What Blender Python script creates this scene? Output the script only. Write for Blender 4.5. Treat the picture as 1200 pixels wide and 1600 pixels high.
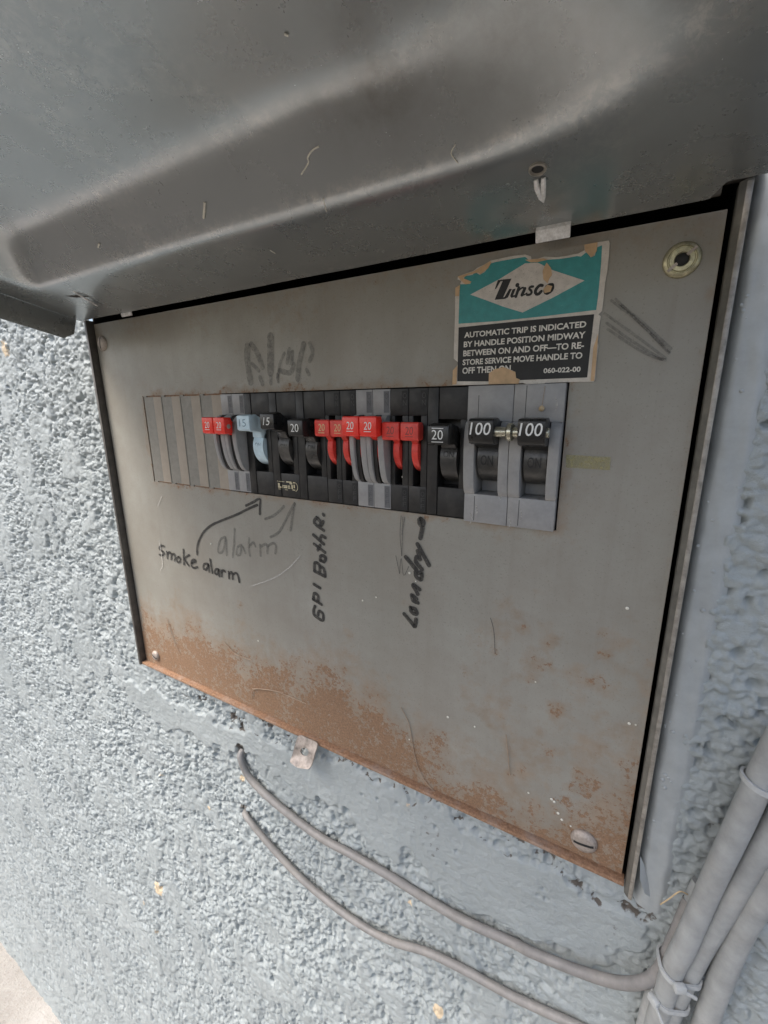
import bpy, bmesh, math, random
import numpy as np
from mathutils import Matrix, Vector

for o in list(bpy.data.objects):
    bpy.data.objects.remove(o)
scene = bpy.context.scene
COL = scene.collection
# ------------------------------------------------------------------ camera
# world: X along the wall to the right, Y into the wall, Z up; the panel face is Y = 0
cam_d = bpy.data.cameras.new('camera')
cam_d.sensor_fit = 'VERTICAL'; cam_d.sensor_height = 36.0; cam_d.sensor_width = 27.0
cam_d.lens = 669.584 / 1600 * 36.0
cam_d.clip_start = 0.005; cam_d.clip_end = 500
cam = bpy.data.objects.new('camera', cam_d); COL.objects.link(cam)
cam.matrix_world = Matrix(((0.8715466, -0.1092861, 0.4779780, 0.0),
                           (0.4902441, 0.2105276, -0.8457771, -0.24),
                           (-0.0081959, 0.9714601, 0.2370615, 0.0),
                           (0, 0, 0, 1)))
scene.camera = cam
# ------------------------------------------------------------------ sky, sun, exposure
SUN_EL = math.radians(53); SUN_AZ = math.radians(-142)        # azimuth from +Y towards +X
world = bpy.data.worlds.new('World'); scene.world = world; world.use_nodes = True
wn = world.node_tree; wn.nodes.clear()
sky = wn.nodes.new('ShaderNodeTexSky'); sky.sky_type = 'NISHITA'; sky.sun_disc = False
sky.sun_elevation = SUN_EL; sky.sun_rotation = SUN_AZ
sky.air_density = 1.0; sky.dust_density = 4.0; sky.ozone_density = 1.0
bgn = wn.nodes.new('ShaderNodeBackground'); bgn.inputs['Strength'].default_value = 0.13
won = wn.nodes.new('ShaderNodeOutputWorld')
wn.links.new(sky.outputs[0], bgn.inputs[0]); wn.links.new(bgn.outputs[0], won.inputs[0])
sd = bpy.data.lights.new('sun', 'SUN'); sd.energy = 1.5; sd.angle = math.radians(28); sd.color = (1.0, 0.975, 0.945)
sun = bpy.data.objects.new('sun', sd); COL.objects.link(sun)
sun_dir = Vector((math.sin(SUN_AZ) * math.cos(SUN_EL), math.cos(SUN_AZ) * math.cos(SUN_EL), math.sin(SUN_EL)))
sun.rotation_euler = sun_dir.to_track_quat('Z', 'Y').to_euler()
scene.render.engine = 'CYCLES'
vs = scene.view_settings
vs.view_transform = 'Standard'; vs.look = 'None'; vs.gamma = 1.0; vs.use_curve_mapping = False
vs.exposure = 1.1
# traced outlines, millimetres on the panel face (x, z)
DATA={'smoke': [[(-380.2,-128.8),(-385.4,-129.0),(-388.4,-132.8),(-383.5,-134.8),(-381.8,-136.6),(-386.5,-139.2),(-389.6,-138.8)],[(-377.1,-133.8),(-377.5,-140.7)],[(-376.5,-135.7),(-372.0,-133.6),(-370.6,-136.8),(-372.0,-140.8)],[(-370.5,-136.1),(-366.0,-134.0),(-365.3,-137.2),(-366.9,-141.3)],[(-359.5,-136.0),(-362.9,-138.2),(-362.9,-141.6),(-359.5,-141.4),(-357.5,-137.9),(-359.5,-136.0)],[(-351.1,-127.6),(-352.9,-142.5)],[(-343.6,-131.6),(-350.9,-136.8),(-346.1,-142.6)],[(-341.1,-139.1),(-335.7,-136.8),(-336.7,-135.0),(-340.7,-136.8),(-342.2,-141.9),(-338.7,-143.5),(-333.7,-141.7)],[(-319.1,-135.8),(-323.9,-137.3),(-325.4,-141.5),(-321.9,-142.1),(-318.5,-137.7),(-317.9,-136.3),(-318.0,-143.3)],[(-314.8,-130.9),(-313.8,-143.8)],[(-305.5,-138.5),(-309.1,-139.8),(-310.2,-143.2),(-307.1,-143.6),(-304.7,-139.0),(-304.7,-145.3)],[(-301.2,-138.9),(-301.5,-144.7)],[(-301.0,-140.8),(-298.6,-138.5),(-296.5,-139.3)],[(-291.9,-138.5),(-292.2,-144.8)],[(-291.6,-140.3),(-287.7,-138.3),(-287.7,-144.5)],[(-286.6,-139.9),(-282.4,-137.9),(-280.6,-140.6),(-279.6,-145.8)],[(-332.0,-129.1),(-330.9,-122.5),(-326.4,-114.2),(-318.8,-105.7),(-307.2,-98.0),(-291.2,-91.3),(-274.4,-84.7),(-261.5,-78.8),(-250.7,-74.3)],[(-263.4,-76.2),(-254.8,-72.4),(-247.5,-69.1),(-247.9,-75.1),(-248.8,-81.5)]],'faint': [[(-291.7,-106.7),(-298.0,-110.0),(-302.7,-119.3),(-301.5,-122.8),(-295.9,-119.4),(-291.5,-107.9),(-292.3,-123.1)],[(-279.2,-97.9),(-281.7,-111.2),(-285.0,-123.7)],[(-273.0,-111.1),(-278.1,-114.2),(-279.7,-120.4),(-275.6,-119.8),(-272.3,-112.1),(-269.0,-117.5)],[(-262.8,-103.8),(-264.4,-110.9),(-263.8,-119.0)],[(-263.6,-110.8),(-258.6,-106.6),(-256.7,-109.7)],[(-251.3,-107.7),(-251.5,-116.9)],[(-249.9,-108.7),(-243.8,-106.0),(-243.8,-113.4)],[(-243.2,-107.6),(-236.4,-103.8),(-233.8,-106.2),(-235.0,-112.0)],[(-238.8,-99.2),(-229.9,-94.1),(-223.8,-86.3),(-217.7,-77.1),(-211.9,-69.3)],[(-211.9,-69.3),(-214.6,-78.8),(-217.5,-90.8)],[(-243.1,-84.9),(-232.9,-80.5),(-222.7,-72.5)]],'bath': [[(-197.5,-149.3),(-199.2,-153.7),(-197.9,-157.4),(-190.6,-159.6),(-190.3,-154.1),(-193.6,-152.4),(-195.0,-156.2)],[(-198.9,-143.7),(-191.1,-146.4)],[(-198.9,-143.7),(-197.4,-138.5),(-194.1,-139.7),(-194.4,-144.7)],[(-197.5,-131.0),(-191.7,-132.9)],[(-196.3,-120.0),(-186.5,-122.4)],[(-196.3,-120.0),(-195.4,-113.2),(-191.0,-114.3),(-191.3,-120.0)],[(-191.1,-115.3),(-187.3,-116.5),(-186.3,-122.4)],[(-190.3,-110.5),(-189.5,-106.7),(-185.2,-106.9),(-186.5,-110.8),(-189.7,-110.4)],[(-195.3,-98.4),(-185.5,-103.3)],[(-192.0,-102.5),(-189.6,-98.4)],[(-195.5,-91.3),(-186.3,-97.0)],[(-189.4,-94.8),(-188.1,-91.0),(-184.7,-91.9)],[(-191.7,-77.6),(-194.1,-81.9),(-185.8,-86.6)],[(-191.7,-77.6),(-188.6,-80.4),(-189.4,-84.0)],[(-187.7,-82.9),(-186.0,-80.0)],[(-185.6,-74.4),(-185.2,-75.0)]],'laundry': [[(-120.1,-137.0),(-115.2,-141.5),(-112.1,-144.2),(-111.2,-138.7)],[(-115.3,-131.1),(-114.4,-134.3),(-110.9,-134.8),(-111.8,-131.5),(-114.8,-131.4)],[(-114.5,-121.9),(-113.6,-125.5),(-110.1,-126.4)],[(-113.6,-122.1),(-111.0,-123.7)],[(-113.7,-114.6),(-110.2,-120.1)],[(-113.2,-114.1),(-108.9,-116.5)],[(-112.0,-105.1),(-111.2,-108.3),(-107.8,-109.3),(-107.8,-104.8),(-110.3,-105.2)],[(-119.1,-95.8),(-111.2,-103.4)],[(-111.3,-94.4),(-111.7,-97.7),(-107.4,-102.2)],[(-110.5,-90.3),(-108.8,-95.6)],[(-110.7,-85.6),(-102.5,-98.5)],[(-107.4,-74.1),(-108.8,-81.3)],[(-108.7,-68.5),(-106.7,-70.2),(-107.5,-72.6),(-109.5,-71.7),(-109.5,-69.4),(-108.7,-68.5)]],'pencil': [[(-122.5,-68.2),(-123.3,-81.0),(-122.0,-95.4)],[(-121.2,-68.8),(-122.0,-95.4)],[(-119.9,-68.7),(-121.8,-80.8)],[(-126.4,-96.1),(-123.7,-108.2)],[(-123.7,-108.2),(-122.4,-97.1),(-120.6,-108.9),(-116.8,-101.9)],[(-61.2,-125.3),(-58.8,-133.3),(-57.2,-148.2)]],'smudge': [[(-247.5,43.6),(-248.8,34.9),(-247.2,19.1)],[(-243.6,44.8),(-238.4,38.4),(-234.2,29.0)],[(-244.3,31.6),(-238.1,26.6)],[(-224.8,48.3),(-227.0,25.1)],[(-213.1,36.8),(-217.9,29.7),(-220.8,20.3)],[(-208.3,38.9),(-210.9,30.8)],[(-205.7,37.3),(-207.0,29.6)],[(-205.0,29.0),(-208.8,23.8),(-218.2,25.7)],[(-195.7,41.3),(-200.4,29.7),(-202.4,19.6)],[(-190.6,41.4),(-188.4,36.1),(-191.3,30.7)],[(-194.2,25.1),(-192.5,22.1)],[(-237.5,21.9),(-235.4,17.2)],[(-227.0,21.5),(-227.4,17.4)],[(-220.5,23.3),(-220.2,18.2)]],'smear': [[(-13.8,47.1),(-1.1,36.3),(11.7,22.5)],[(-14.7,37.5),(-2.7,28.2),(9.6,19.9)],[(-9.1,44.4),(1.6,34.7),(12.2,24.4)],[(-16.0,41.8),(-0.3,29.4),(10.7,20.4)],[(-12.0,47.4),(4.6,30.4),(11.8,23.1)],[(7.8,20.6),(10.8,19.6)],[(-13.9,34.7),(0.3,24.4),(8.8,20.0)]],'scratch': [[(-264.2,-146.1),(-237.7,-133.4),(-219.8,-120.7)],[(-219.8,-120.7),(-209.4,-110.0)],[(-386.3,-124.3),(-386.2,-147.4),(-390.8,-155.0)],[(-380.7,-88.6),(-372.8,-78.6)]],'threads': [[(-122.0,-210.7),(-115.8,-222.9),(-112.0,-243.3),(-107.7,-258.2),(-100.9,-267.5),(-89.6,-274.8)],[(-47.0,-202.3),(-44.8,-218.4),(-43.1,-232.5)],[(-275.7,-249.6),(-247.6,-241.7),(-211.6,-241.3)],[(-276.9,-260.2),(-271.5,-248.1),(-236.2,-238.9)],[(-391.3,-207.4),(-386.4,-224.2),(-377.0,-245.0)],[(-308.4,-209.7),(-292.6,-218.4),(-272.3,-218.8)]],'specks': [(-153.7,-134.7),(-142.4,-129.7),(-111.8,-111.6),(-116.5,-106.6),(-121.5,-42.7),(-32.4,-160.1),(-15.5,-239.4),(-12.6,-246.7),(-10.1,-250.3),(-4.8,-252.2),(-30.9,-240.5),(-17.1,-238.3),(17.5,-169.1),(20.5,-168.7),(-115.7,-236.6),(-263.0,-197.6),(-311.7,-116.2),(-86.7,-206.0),(-67.8,-206.0),(9.2,-102.4)],'st_base': [(-88.7,67.5),(-85.2,68.3),(-80.3,69.0),(-78.2,70.3),(-74.9,71.1),(-71.3,72.5),(-65.0,72.8),(-59.5,72.9),(-54.1,72.6),(-51.3,71.3),(-51.0,70.0),(-47.9,69.8),(-44.8,70.2),(-39.6,69.1),(-34.6,68.9),(-32.2,69.1),(-29.8,69.1),(-27.2,70.1),(-27.5,72.3),(-22.0,72.5),(-17.4,72.4),(-16.9,71.2),(-16.7,65.5),(-16.7,59.8),(-17.1,55.2),(-17.1,51.1),(-17.1,47.0),(-17.2,43.1),(-18.6,41.7),(-17.5,40.7),(-17.7,36.2),(-17.7,29.4),(-17.2,27.5),(-17.4,20.6),(-17.1,12.3),(-17.7,11.3),(-27.1,11.5),(-40.2,11.5),(-42.1,9.8),(-47.0,10.3),(-51.3,11.8),(-61.4,11.6),(-69.7,11.7),(-76.7,11.7),(-90.1,11.9),(-90.1,16.5),(-89.7,20.2),(-87.5,22.3),(-87.1,24.1),(-89.7,26.1),(-89.8,31.9),(-89.7,39.1),(-89.7,49.0),(-89.9,58.1),(-89.7,62.2),(-87.4,63.3),(-86.7,65.2),(-88.9,66.2)],'st_teal': [(-87.4,63.6),(-81.6,63.0),(-81.3,64.1),(-85.5,66.0),(-84.6,67.1),(-80.6,67.2),(-79.2,68.3),(-76.7,66.7),(-74.3,67.5),(-72.6,69.2),(-71.1,71.2),(-68.4,71.5),(-59.4,71.6),(-54.0,71.5),(-51.1,68.8),(-47.8,68.5),(-43.4,68.6),(-38.3,68.1),(-33.3,68.0),(-30.3,68.1),(-28.5,67.6),(-26.3,69.1),(-24.3,66.6),(-22.6,67.0),(-21.9,70.4),(-20.0,70.9),(-19.6,63.1),(-19.5,50.2),(-19.7,43.7),(-42.7,43.3),(-66.9,43.3),(-87.5,44.0),(-87.5,56.4)],'st_dia': [(-81.4,57.8),(-66.5,63.1),(-53.8,68.6),(-47.8,68.0),(-40.4,63.5),(-26.0,57.1),(-39.4,51.4),(-53.6,46.1),(-63.7,50.0),(-72.6,54.0)],'st_black': [(-87.4,42.1),(-52.0,42.2),(-20.4,41.9),(-20.6,28.4),(-20.7,13.4),(-54.3,13.3),(-65.3,13.1),(-87.2,13.9)],'st_tan': [[(-69.3,17.4),(-67.8,18.4),(-66.3,19.4),(-64.1,19.7),(-61.9,20.3),(-59.0,19.1),(-55.3,17.5),(-54.7,14.4),(-52.7,13.6),(-53.4,11.5),(-61.5,11.7),(-69.2,11.7)],[(-88.7,67.5),(-80.3,68.6),(-74.7,70.9),(-71.3,72.3),(-70.8,71.5),(-72.4,69.0),(-76.2,66.9),(-77.5,67.8),(-82.9,67.5),(-85.8,66.4),(-80.9,63.9),(-82.0,63.1),(-84.3,63.1),(-86.9,65.4)],[(-27.5,72.3),(-21.9,72.4),(-22.0,68.7),(-23.7,66.6),(-24.4,66.9),(-26.9,69.5)],[(-89.8,62.1),(-87.2,63.2),(-87.6,57.8),(-89.7,57.9)],[(-89.9,19.8),(-87.4,22.3),(-87.5,12.3),(-90.0,12.1)],[(-56.5,13.7),(-52.9,13.5),(-53.3,11.6),(-56.3,11.6)],[(-43.6,67.3),(-41.4,64.6),(-40.7,61.4),(-41.7,60.4),(-42.5,58.0),(-44.6,60.1),(-45.2,63.9),(-44.4,65.9)],[(-44.3,55.7),(-42.5,57.4),(-40.2,56.5),(-40.9,54.1),(-43.5,53.8)],[(-17.8,33.1),(-17.4,20.6),(-17.4,11.6),(-19.0,11.7),(-19.3,27.0)],[(-53.9,70.1),(-51.2,69.8),(-45.3,69.4),(-43.3,68.5),(-47.8,68.2),(-51.1,68.5)]],'st_text': [('AUTOMATIC TRIP IS INDICATED',-84.0,36.4,-23.4,39.3),('BY HANDLE POSITION MIDWAY',-84.1,31.6,-23.3,34.6),('BETWEEN ON AND OFF—TO RE-',-84.2,26.9,-23.5,30.0),('STORE SERVICE MOVE HANDLE TO',-84.4,22.3,-23.8,25.3),('OFF THEN ON.',-84.4,17.7,-56.9,21.1),('060-022-00',-41.3,16.2,-24.0,18.7)],'lg_poly': [[(-68.4,58.8),(-67.0,62.8),(-60.1,62.6),(-63.8,54.3),(-63.1,54.5),(-60.9,57.9),(-59.6,57.8),(-61.4,54.0),(-62.9,53.5),(-68.2,53.7),(-64.5,62.1),(-65.7,62.0),(-66.6,60.5),(-67.7,58.8)],[(-59.3,57.5),(-57.7,57.7),(-58.8,54.7),(-57.9,54.8),(-58.1,53.9),(-59.6,53.6),(-60.2,54.3),(-60.2,55.0)]],'lg_dot': (-57.0,59.2),'lg_str': [(1.05,[(-56.2,57.8),(-57.4,54.0)]),(0.6,[(-56.5,56.3),(-54.7,57.6),(-53.4,57.3)]),(1.05,[(-53.2,57.1),(-54.4,54.3)]),(0.45,[(-54.4,54.1),(-53.2,54.3),(-52.1,54.9)]),(0.8,[(-49.3,57.5),(-50.5,57.5),(-51.0,56.7),(-49.9,55.5),(-50.0,54.4),(-50.9,54.0),(-51.9,54.1)]),(1.0,[(-44.9,57.4),(-46.1,57.6),(-47.5,56.4),(-48.0,55.0),(-47.5,54.0),(-46.4,53.8),(-45.2,54.8)]),(0.95,[(-40.5,57.3),(-42.1,57.1),(-43.5,55.6),(-43.2,54.0),(-42.0,53.6),(-40.4,54.6),(-39.9,55.9),(-40.1,57.1)])],'rustline': [(-429.4,-198.3),(-390.5,-193.0),(-350.5,-190.5),(-289.6,-194.8),(-243.6,-197.7),(-182.4,-182.8),(-147.6,-185.8),(-126.2,-205.3),(-86.2,-221.3),(-50.1,-233.4),(-17.7,-239.6),(1.4,-210.9),(18.9,-176.8)],'rustblobs': [(-166.9,-164.8,9,0.7),(-168.5,-212.1,18,0.7),(-178.0,-224.2,14,0.6),(-19.3,-175.1,10,0.9),(-16.8,-183.0,7,0.6),(-40.8,-128.6,7,0.7),(-25.5,-132.6,9,0.8),(-1.2,-118.0,6,0.7),(1.8,-132.6,7,0.8),(5.5,-153.3,12,0.6),(3.0,-192.3,14,0.7),(2.2,-219.7,18,0.8),(-19.6,-216.3,12,0.6),(-38.9,-215.7,8,0.5),(-35.5,-103.0,7,0.5),(-131.5,-191.2,8,0.5),(-282.2,-167.9,9,0.6),(-261.4,-154.3,6,0.5),(-271.2,-174.5,5,0.5),(-93.5,-119.8,10,0.45),(-56.8,-148.1,4,0.7),(-173.6,15.3,14,0.55),(-161.0,10.9,7,0.6),(-195.2,12.6,10,0.5),(-224.5,11.6,8,0.4),(-126.0,11.5,9,0.4),(-93.0,12.7,8,0.35),(-374.0,-22.7,7,0.6),(-377.0,-57.8,8,0.55),(-378.4,-0.2,6,0.5),(-166.4,-70.7,4,0.5),(-155.9,-75.0,3,0.4),(9.0,-16.7,6,0.4),(11.0,-105.6,8,0.5),(20.0,-121.5,6,0.4),(17.1,43.5,6,0.3),(-364.4,-137.1,8,0.3),(-198.2,-184.5,7,0.45),(-109.2,-134.9,6,0.3),(-322.5,-187.0,8,0.5),(-282.4,-202.5,9,0.5)],'c_thin1': [(-298.7,1.0,-328.6),(-297.3,-4.0,-332.9),(-286.1,-5.0,-350.1),(-255.0,-5.5,-362.3),(-206.0,-5.5,-371.6),(-163.5,-5.5,-370.5),(-130.6,-5.5,-369.8),(-95.6,-5.5,-371.4),(-68.2,-5.5,-370.7),(-32.4,-5.5,-364.7),(-18.0,-9.0,-358.0),(10.5,-11.0,-347.7),(30.1,-13.0,-336.6),(41.9,-14.0,-324.0),(47.7,-13.0,-312.3),(51.0,-11.0,-296.1),(53.8,-9.0,-277.4),(56.9,-5.0,-263.2)],'c_thin2': [(-305.7,2.0,-409.0),(-297.1,-4.0,-405.6),(-270.2,-5.0,-419.7),(-230.6,-5.5,-436.6),(-190.2,-5.5,-444.8),(-155.5,-5.5,-445.8),(-126.1,-5.5,-439.9),(-96.8,-5.5,-426.9),(-66.4,-5.5,-420.1),(-29.3,-5.5,-415.3),(12.5,-5.5,-404.9),(48.8,-5.5,-397.0)],'c_b1': [(73.9,-14.0,-139.4),(70.8,-14.0,-160.2),(67.5,-14.0,-188.5),(61.6,-14.0,-236.1),(56.2,-16.0,-278.3),(53.0,-17.0,-298.5),(51.9,-15.0,-326.8),(51.3,-13.0,-352.0),(49.3,-12.0,-401.7)],'c_b2': [(84.8,-12.0,-158.0),(81.4,-12.0,-179.1),(78.3,-12.0,-199.5),(75.0,-12.0,-218.4),(70.2,-12.0,-246.7),(64.8,-12.0,-278.6),(61.0,-12.0,-302.8),(58.1,-11.0,-332.9),(56.9,-11.0,-355.5),(54.0,-11.0,-398.5)],'c_b3': [(87.5,-12.0,-174.0),(84.6,-12.0,-198.8),(82.2,-12.0,-224.5),(77.9,-12.0,-255.3),(74.5,-12.0,-291.1),(72.3,-12.0,-333.1),(69.9,-12.0,-384.3)],'c_b4': [(59.2,-4.0,-249.2),(54.8,-6.0,-278.5),(50.7,-8.0,-304.3),(48.1,-9.0,-324.4),(47.0,-10.0,-342.3),(46.1,-10.0,-362.5),(45.1,-10.0,-410.4)],'ties': [[(45.0,-20.0,-292.5),(48.3,-25.0,-292.6),(51.2,-26.0,-293.3),(59.2,-20.0,-297.1)],[(42.0,-16.0,-330.6),(46.2,-20.0,-326.9),(52.3,-22.0,-323.7),(56.9,-16.0,-328.2)],[(66.2,-18.0,-167.7),(67.6,-24.0,-166.5),(70.8,-26.0,-167.7),(79.1,-20.0,-173.3)]],'smooth': [(-494.7,-314.7),(-436.5,-305.8),(-340.7,-306.0),(-253.1,-302.5),(-161.4,-280.7),(-84.4,-286.4),(-25.3,-296.1),(23.6,-294.6),(37.7,-299.7),(28.3,-339.3),(7.1,-351.3),(-43.4,-355.1),(-82.1,-364.4),(-115.0,-341.0),(-150.8,-363.3),(-175.9,-336.9),(-217.8,-338.5),(-263.6,-328.8),(-345.8,-339.2),(-421.8,-346.4),(-489.7,-346.6)],'chips': [((-500.1,-646.4),14,1.0),((-303.8,-364.8),6,0.9),((-448.8,-429.9),6,0.6),((-363.3,-433.4),5,0.6),((-526.3,-747.3),8,0.5),((-548.1,-706.9),6,0.5),((-87.0,-494.5),8,0.8),((-628.7,68.3),14,0.6),((-401.0,-700.6),6,0.4),((-115.3,-294.3),4,0.5),((-113.5,-393.5),4,0.7)],'straw': [(44.7,-5.0,-274.4),(47.5,-8.0,-264.2),(51.0,-9.0,-255.4),(55.4,-6.0,-258.4)],'flange_edge': [(40.1,56.7),(42.6,28.2),(44.8,-2.2),(43.1,-23.8),(42.7,-43.8),(41.7,-77.6),(41.2,-128.5),(40.9,-177.8),(42.4,-223.0),(41.2,-269.7)],'flecks': [([(-125.0,67.3),(-128.5,67.0),(-131.9,65.7),(-132.6,64.3),(-138.1,62.1)],0.32),([(-199.7,63.5),(-205.8,59.1)],0.6),([(-183.6,28.9),(-184.1,32.5)],0.25),([(-131.7,53.8),(-133.8,48.3)],0.25),([(-115.3,100.0),(-114.4,99.0)],0.4),([(-68.5,52.4),(-70.3,55.4),(-68.0,57.2)],0.2),([(-298.6,62.2),(-302.1,60.9)],0.5)]}
mm = 0.001
random.seed(4)
# ------------------------------------------------------------------ helpers
def tag(o, label=None, cat=None, group=None, kind=None):
    if label: o['label'] = label
    if cat: o['category'] = cat
    if group: o['group'] = group
    if kind: o['kind'] = kind
    return o
def empty(name, label=None, cat=None, group=None, loc=(0, 0, 0)):
    o = bpy.data.objects.new(name, None); o.empty_display_size = 0.02; COL.objects.link(o); o.location = loc
    return tag(o, label, cat, group)
def link(name, me, mat, parent=None, smooth=False):
    o = bpy.data.objects.new(name, me); COL.objects.link(o)
    if mat: me.materials.clear(); me.materials.append(mat)
    if parent:
        o.parent = parent
        o.matrix_parent_inverse = Matrix.Identity(4)
    if smooth: me.shade_smooth()
    return o
class MB:
    """collects shapes (millimetres in) and links them as one mesh object"""
    def __init__(s): s.v = []; s.f = []
    def add(s, vs_, fs):
        b = len(s.v); s.v += [tuple(q) for q in vs_]; s.f += [tuple(i + b for i in q) for q in fs]; return s
    def box(s, x0, x1, y0, y1, z0, z1):
        v = [(x, y, z) for x in (x0, x1) for y in (y0, y1) for z in (z0, z1)]
        return s.add(v, [(0, 1, 3, 2), (4, 6, 7, 5), (0, 4, 5, 1), (2, 3, 7, 6), (0, 2, 6, 4), (1, 5, 7, 3)])
    def prism_x(s, prof, x0, x1):                 # profile of (y,z) run along x
        n = len(prof); v = [(x0, y, z) for y, z in prof] + [(x1, y, z) for y, z in prof]
        f = [tuple(range(n - 1, -1, -1)), tuple(range(n, 2 * n))]
        f += [(i, (i + 1) % n, n + (i + 1) % n, n + i) for i in range(n)]
        return s.add(v, f)
    def prism_z(s, prof, z0, z1):                 # profile of (x,y) run along z
        n = len(prof); v = [(x, y, z0) for x, y in prof] + [(x, y, z1) for x, y in prof]
        f = [tuple(range(n - 1, -1, -1)), tuple(range(n, 2 * n))]
        f += [(i, (i + 1) % n, n + (i + 1) % n, n + i) for i in range(n)]
        return s.add(v, f)
    def plate(s, poly, y0, y1):                   # outline of (x,z) with thickness y0..y1
        n = len(poly); v = [(x, y0, z) for x, z in poly] + [(x, y1, z) for x, z in poly]
        f = [tuple(range(n)), tuple(range(2 * n - 1, n - 1, -1))]
        f += [(i, n + i, n + (i + 1) % n, (i + 1) % n) for i in range(n)]
        return s.add(v, f)
    def tube(s, path, r, seg=14, cap=True):
        pts = [Vector(p) for p in path]; n = len(pts); rings = []
        up = Vector((0.3, -1, 0.1))
        for i, p in enumerate(pts):
            t = (pts[min(i + 1, n - 1)] - pts[max(i - 1, 0)]).normalized()
            a = t.cross(up).normalized(); b = t.cross(a).normalized()
            rr = r[i] if isinstance(r, (list, tuple)) else r
            rings.append([p + a * rr * math.cos(k * 2 * math.pi / seg) + b * rr * math.sin(k * 2 * math.pi / seg) for k in range(seg)])
        v = [q for ring in rings for q in ring]
        f = [(i * seg + k, i * seg + (k + 1) % seg, (i + 1) * seg + (k + 1) % seg, (i + 1) * seg + k) for i in range(n - 1) for k in range(seg)]
        if cap: f += [tuple(range(seg - 1, -1, -1)), tuple((n - 1) * seg + k for k in range(seg))]
        return s.add(v, f)
    def lathe(s, prof, c, axis='y', seg=28):       # prof: (radius, offset along axis)
        n = len(prof); v = []
        for r, h in prof:
            for k in range(seg):
                a = 2 * math.pi * k / seg; ca, sa = r * math.cos(a), r * math.sin(a)
                v.append((c[0] + ca, c[1] + h, c[2] + sa) if axis == 'y' else (c[0] + h, c[1] + ca, c[2] + sa))
        f = [(i * seg + k, i * seg + (k + 1) % seg, (i + 1) * seg + (k + 1) % seg, (i + 1) * seg + k) for i in range(n - 1) for k in range(seg)]
        f += [tuple(range(seg - 1, -1, -1)), tuple((n - 1) * seg + k for k in range(seg))]
        return s.add(v, f)
    def ribbon(s, pts, w, y, seg=6):               # flat stroke on the panel face, round ends
        P = [Vector(p) for p in pts]
        # resample smoothly
        if len(P) > 2: P = catmull(P, 5)
        n = len(P); L = []; Rr = []
        for i, p in enumerate(P):
            t = (P[min(i + 1, n - 1)] - P[max(i - 1, 0)])
            if t.length < 1e-6: t = Vector((1, 0))
            t.normalize(); nrm = Vector((-t.y, t.x))
            ww = w * (0.88 + 0.2 * random.random())
            L.append(p + nrm * ww / 2); Rr.append(p - nrm * ww / 2)
        t0 = (P[0] - P[1]).normalized(); t1 = (P[-1] - P[-2]).normalized()
        def cap(c, t):
            a0 = math.atan2(t.y, t.x)
            return [c + Vector((math.cos(a0 + u), math.sin(a0 + u))) * w / 2 for u in np.linspace(-math.pi / 2, math.pi / 2, seg)]
        b = len(s.v)
        for q in L + Rr: s.v.append((q.x, y, q.y))
        for i in range(n - 1): s.f.append((b + i, b + i + 1, b + n + i + 1, b + n + i))
        for c, t in ((P[0], t0), (P[-1], t1)):
            b = len(s.v); pts_ = [c] + cap(c, t)
            for q in pts_: s.v.append((q.x, y - 0.004, q.y))
            s.f.append(tuple(b + 1 + i for i in range(len(pts_) - 1)))
        return s
    def build(s, name, mat, parent=None, bevel=0, smooth=False, seg=2, normals=True, sharp=None):
        me = bpy.data.meshes.new(name)
        me.from_pydata([(x * mm, y * mm, z * mm) for x, y, z in s.v], [], s.f); me.update()
        bm = bmesh.new(); bm.from_mesh(me)
        if normals: bmesh.ops.recalc_face_normals(bm, faces=bm.faces)
        if bevel:
            ed = [e for e in bm.edges if len(e.link_faces) == 2 and e.calc_face_angle(0) > 0.6]
            bmesh.ops.bevel(bm, geom=ed, offset=bevel * mm, segments=seg, affect='EDGES', profile=0.5, clamp_overlap=True)
        bm.to_mesh(me); bm.free()
        o = link(name, me, mat, parent)
        if smooth or bevel:
            me.shade_smooth()
            me.set_sharp_from_angle(angle=sharp if sharp else (0.7 if smooth else 0.5))
        return o
def catmull(P, k):
    out = []; n = len(P)
    for i in range(n - 1):
        p0, p1, p2, p3 = P[max(i - 1, 0)], P[i], P[i + 1], P[min(i + 2, n - 1)]
        for j in range(k):
            t = j / k
            out.append(0.5 * ((2 * p1) + (p2 - p0) * t + (2 * p0 - 5 * p1 + 4 * p2 - p3) * t * t + (3 * p1 - p0 - 3 * p2 + p3) * t ** 3))
    out.append(P[-1]); return out
def text(body, name, mat, parent, x0, z0, x1, z1, y, shear=0.0, bold=0.0):
    """flat lettering fitted into the box x0..x1, z0..z1 (mm), facing -Y at depth y"""
    cu = bpy.data.curves.new('lettering', 'FONT'); cu.body = body; cu.shear = shear; cu.offset = bold; cu.resolution_u = 3
    cu.fill_mode = 'BOTH'
    to = bpy.data.objects.new('lettering', cu)
    me = bpy.data.meshes.new_from_object(to)
    bpy.data.objects.remove(to); bpy.data.curves.remove(cu)
    n = len(me.vertices); co = np.empty(n * 3); me.vertices.foreach_get('co', co); co = co.reshape(-1, 3)
    lo, hi = co.min(0), co.max(0)
    u = (co[:, 0] - lo[0]) / (hi[0] - lo[0]); w = (co[:, 1] - lo[1]) / (hi[1] - lo[1])
    nc = np.stack([x0 + u * (x1 - x0), np.full(n, float(y)), z0 + w * (z1 - z0)], 1) * mm
    me.vertices.foreach_set('co', nc.ravel()); me.update(); me.name = name
    return link(name, me, mat, parent)
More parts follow.
